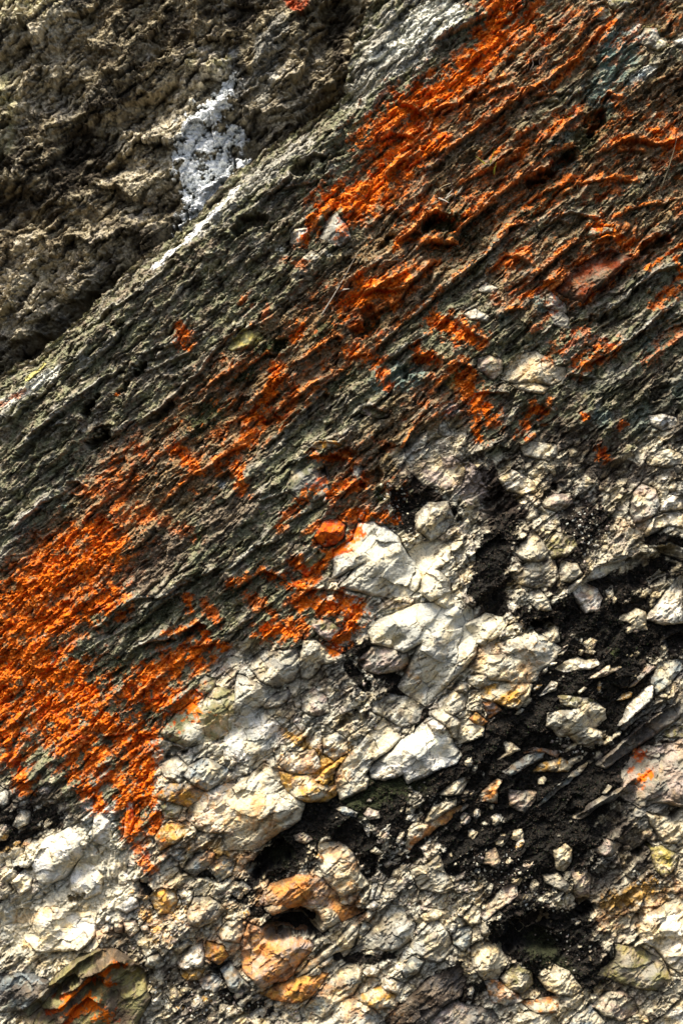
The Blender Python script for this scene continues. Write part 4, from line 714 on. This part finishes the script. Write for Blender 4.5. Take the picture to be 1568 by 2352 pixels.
# ---------------- small loose stones, each its own object ----------------
SM = '''L black moss upper right|small round pale stone in the black moss, upper right group|pal|970,275,28 1000,270,24 975,325,26 925,325,18 1030,250,0
N black moss cave|small pale pebble stranded in the black cave moss|crm|905,165,12 1010,328,28 895,340,30 940,350,22 990,385,40 862,585,18 893,622,12 1160,215,26 1165,270,26 530,515,14 700,270,8 1200,190,14
L lower moss|small tan stone in the black moss below the white slab|crm|225,1010,30 265,1055,18 205,1205,14 190,1250,16 370,1300,14 690,1140,20 520,1090,0 340,1360,0 205,1375,28 275,1345,26 400,1380,32 250,1470,24
O black moss pebbles|small rounded tan stone in the black moss, lower right group|crm|200,285,26 275,250,24 400,290,30 245,375,26 435,420,30 530,385,32 545,440,26 590,565,26 480,550,16 840,640,24 530,665,28 635,710,28 720,760,20 780,775,18 850,730,16 640,830,20 590,775,26 500,765,24 420,885,26 530,950,24 720,940,34 760,890,26 560,1000,20 1130,870,30 1090,960,26 910,940,22 960,1380,24 700,1250,16 1380,1400,24 1340,390,30 1390,410,16 1440,120,0
M rubble cobbles|cream cobble in the loose rubble at lower left|pal|830,560,20 870,620,18 910,660,20 680,740,18 830,740,18 1130,690,22 1200,700,20 910,780,20 1030,830,24 1050,900,18 1080,950,30 1150,960,28 990,1000,26 960,930,24 900,1060,30 1040,1040,22 1100,1040,24 1210,970,24 1290,1010,26 1340,940,20 1140,1010,24 960,1280,24 1000,1330,28 930,1350,22 980,1430,30 1060,1480,30 1120,1470,24 1190,1430,28 1160,1360,26 1240,1440,34 1300,1420,28 1350,1440,22 1400,1480,30 1450,1510,26 1530,1430,24 1500,1390,26 1330,1540,26 870,1360,18 840,1390,18 780,1490,22 740,1540,26 850,1170,16 800,1160,14 1430,740,30 1470,700,24 1510,760,26 1530,880,30 1490,900,20 1250,1020,20 1370,880,20 1440,840,24 1520,710,30 1000,1080,18 1080,1120,20 1050,1160,16 1230,830,0
N rubble cobbles|angular pale cobble in the rubble at bottom centre|gwh|130,730,32 70,760,22 240,700,24 30,690,30 20,820,30 130,880,32 90,850,20 50,1000,40 40,1100,24 130,1110,18 30,1230,28 150,1410,24 200,1410,34 110,1440,24 270,1460,30 340,1465,34 410,1470,20 240,1500,30 90,1480,22 190,1520,26 380,1540,30 310,1530,24 30,1480,26 1000,800,20 1020,770,22 1070,780,18 1100,800,20 1060,1190,24 1090,1210,30 1030,1180,20 1190,1310,34 1140,1350,30 1110,1400,34 1260,1250,24 1300,1200,26 1350,1210,24 1060,1440,26 1430,960,26 1500,1010,40 1480,940,20 1530,1240,40 1500,1190,24 1540,1380,26 1200,1110,0 1480,640,30 1400,660,0 720,900,24 790,800,26 850,800,24 640,790,20 760,1130,24 1180,860,20 1150,870,20 1170,750,20 1190,790,22
K ledge stones|angular cream chip lodged in a crack of the pale rock|pal|90,560,26 370,930,20 400,960,22 460,890,18 540,520,18 340,700,22 420,720,20 380,780,18 450,760,20 600,660,16 1080,800,26 1130,820,22 1110,430,20 1450,620,20 1160,1190,0 30,1110,36 110,1140,24 870,140,22 850,180,24 700,440,20 600,560,24
I crack stones|small pale stone lodged among the cracked blocks at right|pal|570,1390,30 500,1290,30 640,1230,26 700,1180,24 760,1240,20 570,1230,20 440,1300,0 980,1530,30 980,1560,18 1230,1440,24 1280,1450,16 1340,1215,30 1110,1210,30 1140,1250,22 1240,900,26 1160,950,20 1120,900,24 1080,930,18 620,720,30 570,640,30 700,740,24 770,770,22 640,760,20 880,330,26 900,260,24 860,420,22 1190,520,26 1060,550,20 1440,500,24 1500,540,26 1540,570,20 60,820,24 100,860,24 40,720,28 130,760,24 100,260,26 160,240,34 200,180,20 50,270,26 480,1090,0
J left recess stones|pale rounded stone in the dark recess at the left edge|pal|30,1430,26 20,1480,30 250,1410,22 300,1400,26 340,1250,28 280,1190,30 390,1300,26 240,1300,26 60,1150,26 430,1290,22 330,1130,30 420,1210,24 150,1270,20
M wall chips|small chip in the cracks of the pale wall|crm|30,360,24 20,330,18 110,430,18 190,450,14 100,560,20 170,430,16 450,790,20 500,810,20 540,830,18 590,820,20 660,830,18 690,760,16 650,880,18 680,900,18 600,400,20 640,470,24 590,500,20 370,690,18 250,760,20 290,730,16 440,420,16 330,710,14 30,600,22 60,550,22 130,540,26 20,680,20
L shard group|thin pale shard along the slanting seam beside the black moss|crm|740,400,18 700,440,16 650,550,18 640,480,12 580,640,26 540,700,16 800,330,24 830,300,18 1150,850,26 1100,890,24 1000,900,30 930,1070,26 880,1110,18 1210,610,26 1300,550,0 930,560,20 1040,550,18 830,920,16 870,930,22 900,1010,30 1440,600,20 1500,590,20 420,220,18 390,310,26 460,215,14 400,280,16
N seam shards|thin cream shard in the slanting seam through the moss|crm|1110,430,24 1080,480,22 1040,560,26 1080,540,24 1020,570,20 1120,490,22 1180,320,22 1160,370,20 1100,390,22 1210,270,24 1230,350,20 1110,590,20 1070,620,20 1040,680,18 1090,680,20 1500,150,18 1500,210,18 1540,120,14'''
rs = np.random.RandomState(5); kk = 500
PALS = ['crm', 'pal', 'gwh', 'wht', 'pnk', 'crm', 'pal', 'och', 'gr2']
for line in SM.split('\n'):
    a_, lab, pc, pts = line.split('|'); tile = a_[0]; grp = a_[2:]
    shard = 'shard' in a_; KIND = next((k for k in ('pebble', 'cobble', 'shard', 'chip') if k in lab), 'stone')
    for q in pts.split():
        x, y, r = [float(c) for c in q.split(',')]
        if r < 6: continue
        (px, py), = tp(tile, f'{x},{y}'); r *= .3662*1.15; n = rs.randint(4, 7); el = rs.uniform(1.15, 1.8) if not shard else rs.uniform(2.0, 3.0)
        an = math.radians(-40+rs.randn()*18); P = []
        for k in range(n):
            t = (k+rs.uniform(-.38, .38))*2*math.pi/n; rr = r*rs.uniform(.8, 1.3); ex, ey = rr*el**.5*math.cos(t), rr/el**.5*math.sin(t)
            P.append((px+ex*math.cos(an)-ey*math.sin(an), py+ex*math.sin(an)+ey*math.cos(an)))
        c1 = pc if rs.rand() < .5 else PALS[rs.randint(len(PALS))]
        build_rock(kk, P, c1, PALS[rs.randint(7)], max(.05, r/PX*.95), lab, KIND, KIND, grp, .5, .5, .15, .8); kk += 1

# ---------------- dark moss: a mat of tiny leaves ----------------
def surf(u, v): return samp(Hall, u, v)
def scatter(n, dens, s):
    rs = np.random.RandomState(s); u = rs.uniform(-50, 1618, n); v = rs.uniform(-50, 2402, n)
    p = samp(dens, u, v); k = rs.rand(n) < p; return u[k], v[k], rs
def leaves(name, u, v, size, cols, rs, lift=1.0, el=1.0):
    n = len(u); h = surf(u, v)+lift; c = W3(u, v, h)
    d = rs.randn(n, 3).astype(f32); d[:, 1] -= .9; d /= np.linalg.norm(d, axis=1)[:, None]
    s = np.cross(d, rs.randn(n, 3)); s /= np.linalg.norm(s, axis=1)[:, None]; L = (size*rs.uniform(.6, 1.5, n)/PX)[:, None]
    co = np.stack([c-s*L*.45, c+d*L*.7*el, c+s*L*.45], 1).reshape(-1, 3)
    col = np.repeat(cols[rs.randint(len(cols), size=n)]*rs.uniform(.6, 1.4, (n, 1)), 3, 0)
    return mk(name, co.astype(f32), None, col.astype(f32), MR, tris=np.arange(3*n).reshape(-1, 3), smooth=False)
free = 1-OCC.astype(f32)
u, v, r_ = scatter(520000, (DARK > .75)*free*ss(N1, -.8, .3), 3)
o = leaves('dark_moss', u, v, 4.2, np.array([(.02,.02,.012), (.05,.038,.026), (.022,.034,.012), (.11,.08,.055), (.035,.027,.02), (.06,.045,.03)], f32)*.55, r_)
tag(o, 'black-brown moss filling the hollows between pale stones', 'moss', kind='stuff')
gm = np.clip(mask('E 660,760 400,960 34;E 1290,150 1520,110 46;E 0,1170 200,1050 18;G 1180,160 1350,60 46;J 700,400 760,480 40;J 860,180 1060,20 34;C 480,1330 900,1120 44;C 0,1350 200,1280 50;C 750,1010 1060,760 60;F 0,260 260,150 60;F 60,480 200,350 30;E 1250,540 1500,380 60;E 600,480 800,300 40;H 0,1250 120,1150 20;C 1250,1350 1500,1330 50;F 900,130 1300,60 50;E 620,680 900,600 24;F 1250,320 1400,240 30;E 650,1180 900,1020 26;G 300,860 180,940 20;G 340,700 460,640 16;E 0,1000 240,960 30', rough=1.1), 0, 1)
u, v, r_ = scatter(620000, gm*free*(1-LICH*.6)*ss(N2+N1*.6, -.2, .5), 4)
o = leaves('cushion_moss', u, v, 4.0, np.array([(.05,.06,.02), (.10,.10,.055), (.16,.17,.11), (.03,.035,.012), (.20,.19,.14), (.10,.07,.035)], f32), r_)
tag(o, 'crisp green-brown cushion moss growing on the ridges', 'moss', kind='stuff')
# ---------------- grit: tiny stones nobody could count ----------------
def grit(name, u, v, size, cols, rs, lift=0):
    n = len(u); c = W3(u, v, surf(u, v)+lift)
    B = np.array([(1,0,0),(-1,0,0),(0,1,0),(0,-1,0),(0,0,1),(0,0,-1)], f32)
    T = np.array([(4,0,2),(4,2,1),(4,1,3),(4,3,0),(5,2,0),(5,1,2),(5,3,1),(5,0,3)])
    S = (size*rs.uniform(.5, 1.6, n)/PX)[:, None, None]*rs.uniform(.6, 1.2, (n, 6, 1))
    q = rs.rand(n)*3; cq, sq = np.cos(q)[:, None], np.sin(q)[:, None]
    b = np.repeat(B[None], n, 0)*S; b = b+rs.randn(n, 6, 3)*S*.2
    x = b[..., 0]*cq-b[..., 2]*sq; z = b[..., 0]*sq+b[..., 2]*cq; co = c[:, None]+np.stack([x, b[..., 1], z], -1)
    tr = (T[None]+np.arange(n)[:, None, None]*6).reshape(-1, 3)
    col = np.repeat(cols[rs.randint(len(cols), size=n)]*rs.uniform(.6, 1.15, (n, 1)), 6, 0)
    return mk(name, co.reshape(-1, 3).astype(f32), None, col.astype(f32), MS, tris=tr, smooth=False)
gd = mask('O 0,700 200,760 240,720 30;O 300,600 480,620 60;O 600,760 760,800 40;O 100,900 200,860 20;M 880,900 1200,1000 50;M 850,1350 1500,1500 50;M 800,1100 900,1150 20;N 0,700 60,1000 30;N 0,1450 400,1500 30;K 880,560 960,760 30;K 1000,900 960,1000 20;K 1150,1080 14;L 200,620 130,700 16;L 800,900 960,940 30;H 1050,580 1180,800 40;N 1150,740 1260,860 24;N 1000,760 1150,860 20;O 1250,620 1400,700 24;O 700,1000 900,1100 40 *.3;I 850,700 1000,900 60;K 370,700 500,620 30;M 60,520 40,620 20;N 1050,420 1130,600 24', rough=1.0)
u, v, r_ = scatter(160000, gd*.30*free, 6)
o = grit('grit', u, v, 3.4, np.array([COL['crm'], COL['pal'], COL['gwh'], COL['pnk'], COL['gr2'], COL['dbr'], COL['dbr']*2], f32), r_)
tag(o, 'loose pale grit and crumbs caught between the stones', 'grit', kind='stuff')

# ---------------- grass blades, stalks and twigs ----------------
def simple(name, rgb, rough=.6):
    return make_mat(name, rough, .2, 120, .3, rgb)
MG, MY, MD, MT, MW = simple('green_blade', (.22,.30,.04)), simple('yellow_blade', (.50,.46,.05)), simple('dark_twig', (.06,.035,.03)), simple('dry_stalk', (.42,.34,.20)), simple('pale_twig', (.36,.32,.26))
def P3(x, y, h): return np.array(((x-784)/PX, -h/PX, CZ+(1176-y)/PX))
def ribbon(name, pts, wd, mat, parent=None, flat=.3, tip=True):
    """tapered blade or stalk: an elliptical tube through the points"""
    pts = np.array(pts); n = 12; t = np.linspace(0, len(pts)-1, n); C_ = np.stack([np.interp(t, np.arange(len(pts)), pts[:, k]) for k in range(3)], -1)
    for _ in range(2): C_[1:-1] = (C_[:-2]+2*C_[1:-1]+C_[2:])/4
    co = []; K = 5
    for i in range(n):
        d = C_[min(i+1, n-1)]-C_[max(i-1, 0)]; d /= np.linalg.norm(d)+1e-9; s = np.cross(d, (0, 1, 0)); s /= np.linalg.norm(s)+1e-9; b = np.cross(d, s)
        r = wd/PX*(1-(i/(n-1))**1.5*.9 if tip else 1-.4*i/n)
        for k in range(K): co.append(C_[i]+s*r*math.cos(k*2*math.pi/K)+b*r*flat*math.sin(k*2*math.pi/K))
    q = [(i*K+k, i*K+(k+1) % K, (i+1)*K+(k+1) % K, (i+1)*K+k) for i in range(n-1) for k in range(K)]
    tr = [(0, k+1, k) for k in range(1, K-1)]+[((n-1)*K, (n-1)*K+k, (n-1)*K+k+1) for k in range(1, K-1)]
    return mk(name, np.array(co), np.array(q), None, mat, tris=np.array(tr), parent=parent)
def tuft(name, tile, root, blades, label, cat, group=None):
    (rx, ry), = tp(tile, root); h0 = float(surf(np.array([rx]), np.array([ry]))[0])
    e_ = bpy.data.objects.new(name, None); sc.collection.objects.link(e_); base = P3(rx, ry, h0); e_.location = base; e_.empty_display_size = .05; tag(e_, label, cat, group)
    for part, mat, wd, pts, rise in blades:
        pp = tp(tile, pts); L = [P3(x, y, h0-3+rise*(i/max(1, len(pp)-1)))-base for i, (x, y) in enumerate(pp)]
        ribbon(part, L, wd, mat, parent=e_, flat=.35 if part == 'blade' else .9)
B = 'blade'
tuft('grass_tuft', 'C', '350,1060', [(B, MY, 2.2, '350,1062 300,1020 262,995', 26), (B, MY, 2.0, '350,1062 365,1000 382,950', 30), (B, MY, 1.8, '380,1100 385,1060 390,1030', 16), (B, MY, 1.5, '345,1060 340,1040 318,1030', 20), (B, MG, 1.3, '380,1100 376,1070 395,1050', 18)], 'bright yellow-green grass tuft with two spread blades on the upper ridge', 'grass tuft')
tuft('grass_sprig', 'G', '1240,880', [(B, MG, 1.6, '1242,882 1250,865 1266,848', 14), (B, MG, 1.6, '1240,880 1225,878 1215,882', 12), (B, MG, 1.4, '1244,880 1246,862 1240,850', 12), (B, MG, 1.3, '1246,882 1262,876 1275,880', 12)], 'tiny green grass sprig on the brown hollow', 'grass sprig')
tuft('grass_stalk', 'G', '1322,975', [(B, MT, 1.0, '1322,977 1300,945 1262,915', 14), (B, MG, 1.6, '1300,948 1290,935 1280,925', 12), (B, MT, .9, '1262,915 1258,950 1256,975', 10)], 'thin arching stalk below the tiny green sprig', 'grass stalk')
tuft('dry_stalk', 'C', '1420,1190', [('stem', MT, 1.9, '1425,1190 1460,1090 1495,980 1522,845', 40)], 'tall pale dry stalk standing at the right edge', 'stalk')
tuft('dry_stalk', 'C', '1325,1150', [('stem', MT, 1.0, '1325,1150 1400,1090 1480,1010', 24), ('twig', MD, 1.0, '1480,1010 1470,950 1455,900', 10)], 'thin pale stalk leaning toward the tall dry stalk', 'stalk')
tuft('dry_twig', 'E', '600,735', [('stem', MW, 2.1, '600,735 660,640 740,510 835,330', 34), ('twig', MD, 1.4, '700,640 712,600 690,560', 30), ('twig', MD, 1.3, '712,600 760,520 820,430', 30), ('leaf', MW, 4.0, '705,578 740,570 780,568', 34)], 'long pale twig with a curled leaf lying across the orange ridge', 'twig')
tuft('grass_stalk', 'E', '700,600', [(B, MG, 1.3, '712,590 685,530 655,490', 26), (B, MT, 1.1, '712,590 690,500 665,450', 28)], 'green and tan grass blades rising beside the long pale twig', 'grass stalk')
tuft('dry_plant', 'C', '130,1280', [('stem', MD, 1.5, '140,1285 125,1180 75,1060', 26), ('stem', MD, 1.1, '140,1285 115,1150 110,1080', 22), ('stem', MT, 1.0, '130,1250 160,1200 185,1170', 16), ('stem', MT, 1.0, '110,1150 60,1170 20,1200', 16), ('leaf', MW, 3.2, '60,1260 100,1235 130,1215', 12), ('leaf', MW, 2.8, '90,1230 115,1205 122,1190', 14)], 'dark dried plant with fallen pale leaves on the mossy ledge', 'dried plant')
tuft('dry_plant', 'B', '1280,1280', [('stem', MD, 1.2, '1290,1285 1265,1250 1240,1215', 18), ('stem', MT, 1.0, '1190,1290 1185,1240 1160,1180', 18), ('leaf', MW, 2.4, '1335,1250 1380,1270 1400,1285', 12), ('leaf', MW, 2.4, '1460,1220 1480,1190 1484,1180', 14)], 'sparse dry stems and white leaf scraps left of the mossy ledge', 'dried plant')
tuft('grass_stalk', 'B', '1062,1300', [(B, MD, 1.1, '1062,1300 1040,1275 1010,1260', 16), (B, MG, 1.0, '1062,1300 1055,1270 1060,1255', 14)], 'short dark grass blades on the orange slope', 'grass stalk')
tuft('dry_stalk', 'C', '700,575', [('stem', MT, 1.1, '720,590 690,555 645,515', 20), ('leaf', MW, 2.4, '690,552 660,528 640,512', 20)], 'short stalk with a pale papery leaf on the upper orange ridge', 'stalk')
tuft('dry_stalk', 'C', '900,1215', [('stem', MT, 1.8, '902,1215 898,1180 885,1130', 18)], 'short tan stump of a stalk on the upper ridge', 'stalk')
tuft('dry_stalk', 'C', '330,830', [('stem', MT, .9, '330,830 335,770 385,670', 22)], 'thin curved tan stalk on the orange slope', 'stalk')
tuft('dry_stalk', 'D', '1300,565', [('stem', MW, 1.1, '1302,567 1312,500 1318,420', 22)], 'single grey stalk on the grey-green slab', 'stalk')
tuft('grass_sprig', 'C', '850,760', [(B, MG, 1.0, '850,765 835,750 825,745', 10), (B, MG, 1.0, '850,765 852,745 862,735', 10), (B, MG, 1.0, '905,600 900,585 888,570', 10)], 'faint green sprig above the dark pocket of the upper ridge', 'grass sprig')
tuft('dry_stalk', 'B', '235,1440', [('stem', MD, 1.1, '235,1442 237,1420 238,1400', 14)], 'tiny dark stub of a stalk beside the dark notch in the slab', 'stalk')
tuft('dry_stalk', 'C', '860,630', [('stem', MT, .9, '860,630 930,605 1030,597', 12)], 'thin horizontal stalk near the top right ledge', 'stalk')
tuft('dry_root', 'C', '610,450', [('stem', MW, 2.0, '600,455 622,425 608,385', 16), ('stem', MW, 1.6, '665,430 655,400 668,380', 14)], 'pale twisted rootlets at the mouth of the dark socket', 'root')
tuft('grass_sprig', 'H', '222,720', [(B, MY, 1.0, '228,722 220,700 218,688', 12), (B, MG, 1.0, '228,722 240,705 252,700', 12)], 'tiny yellow sprig in the brown hollow left of the grey outcrop', 'grass sprig')
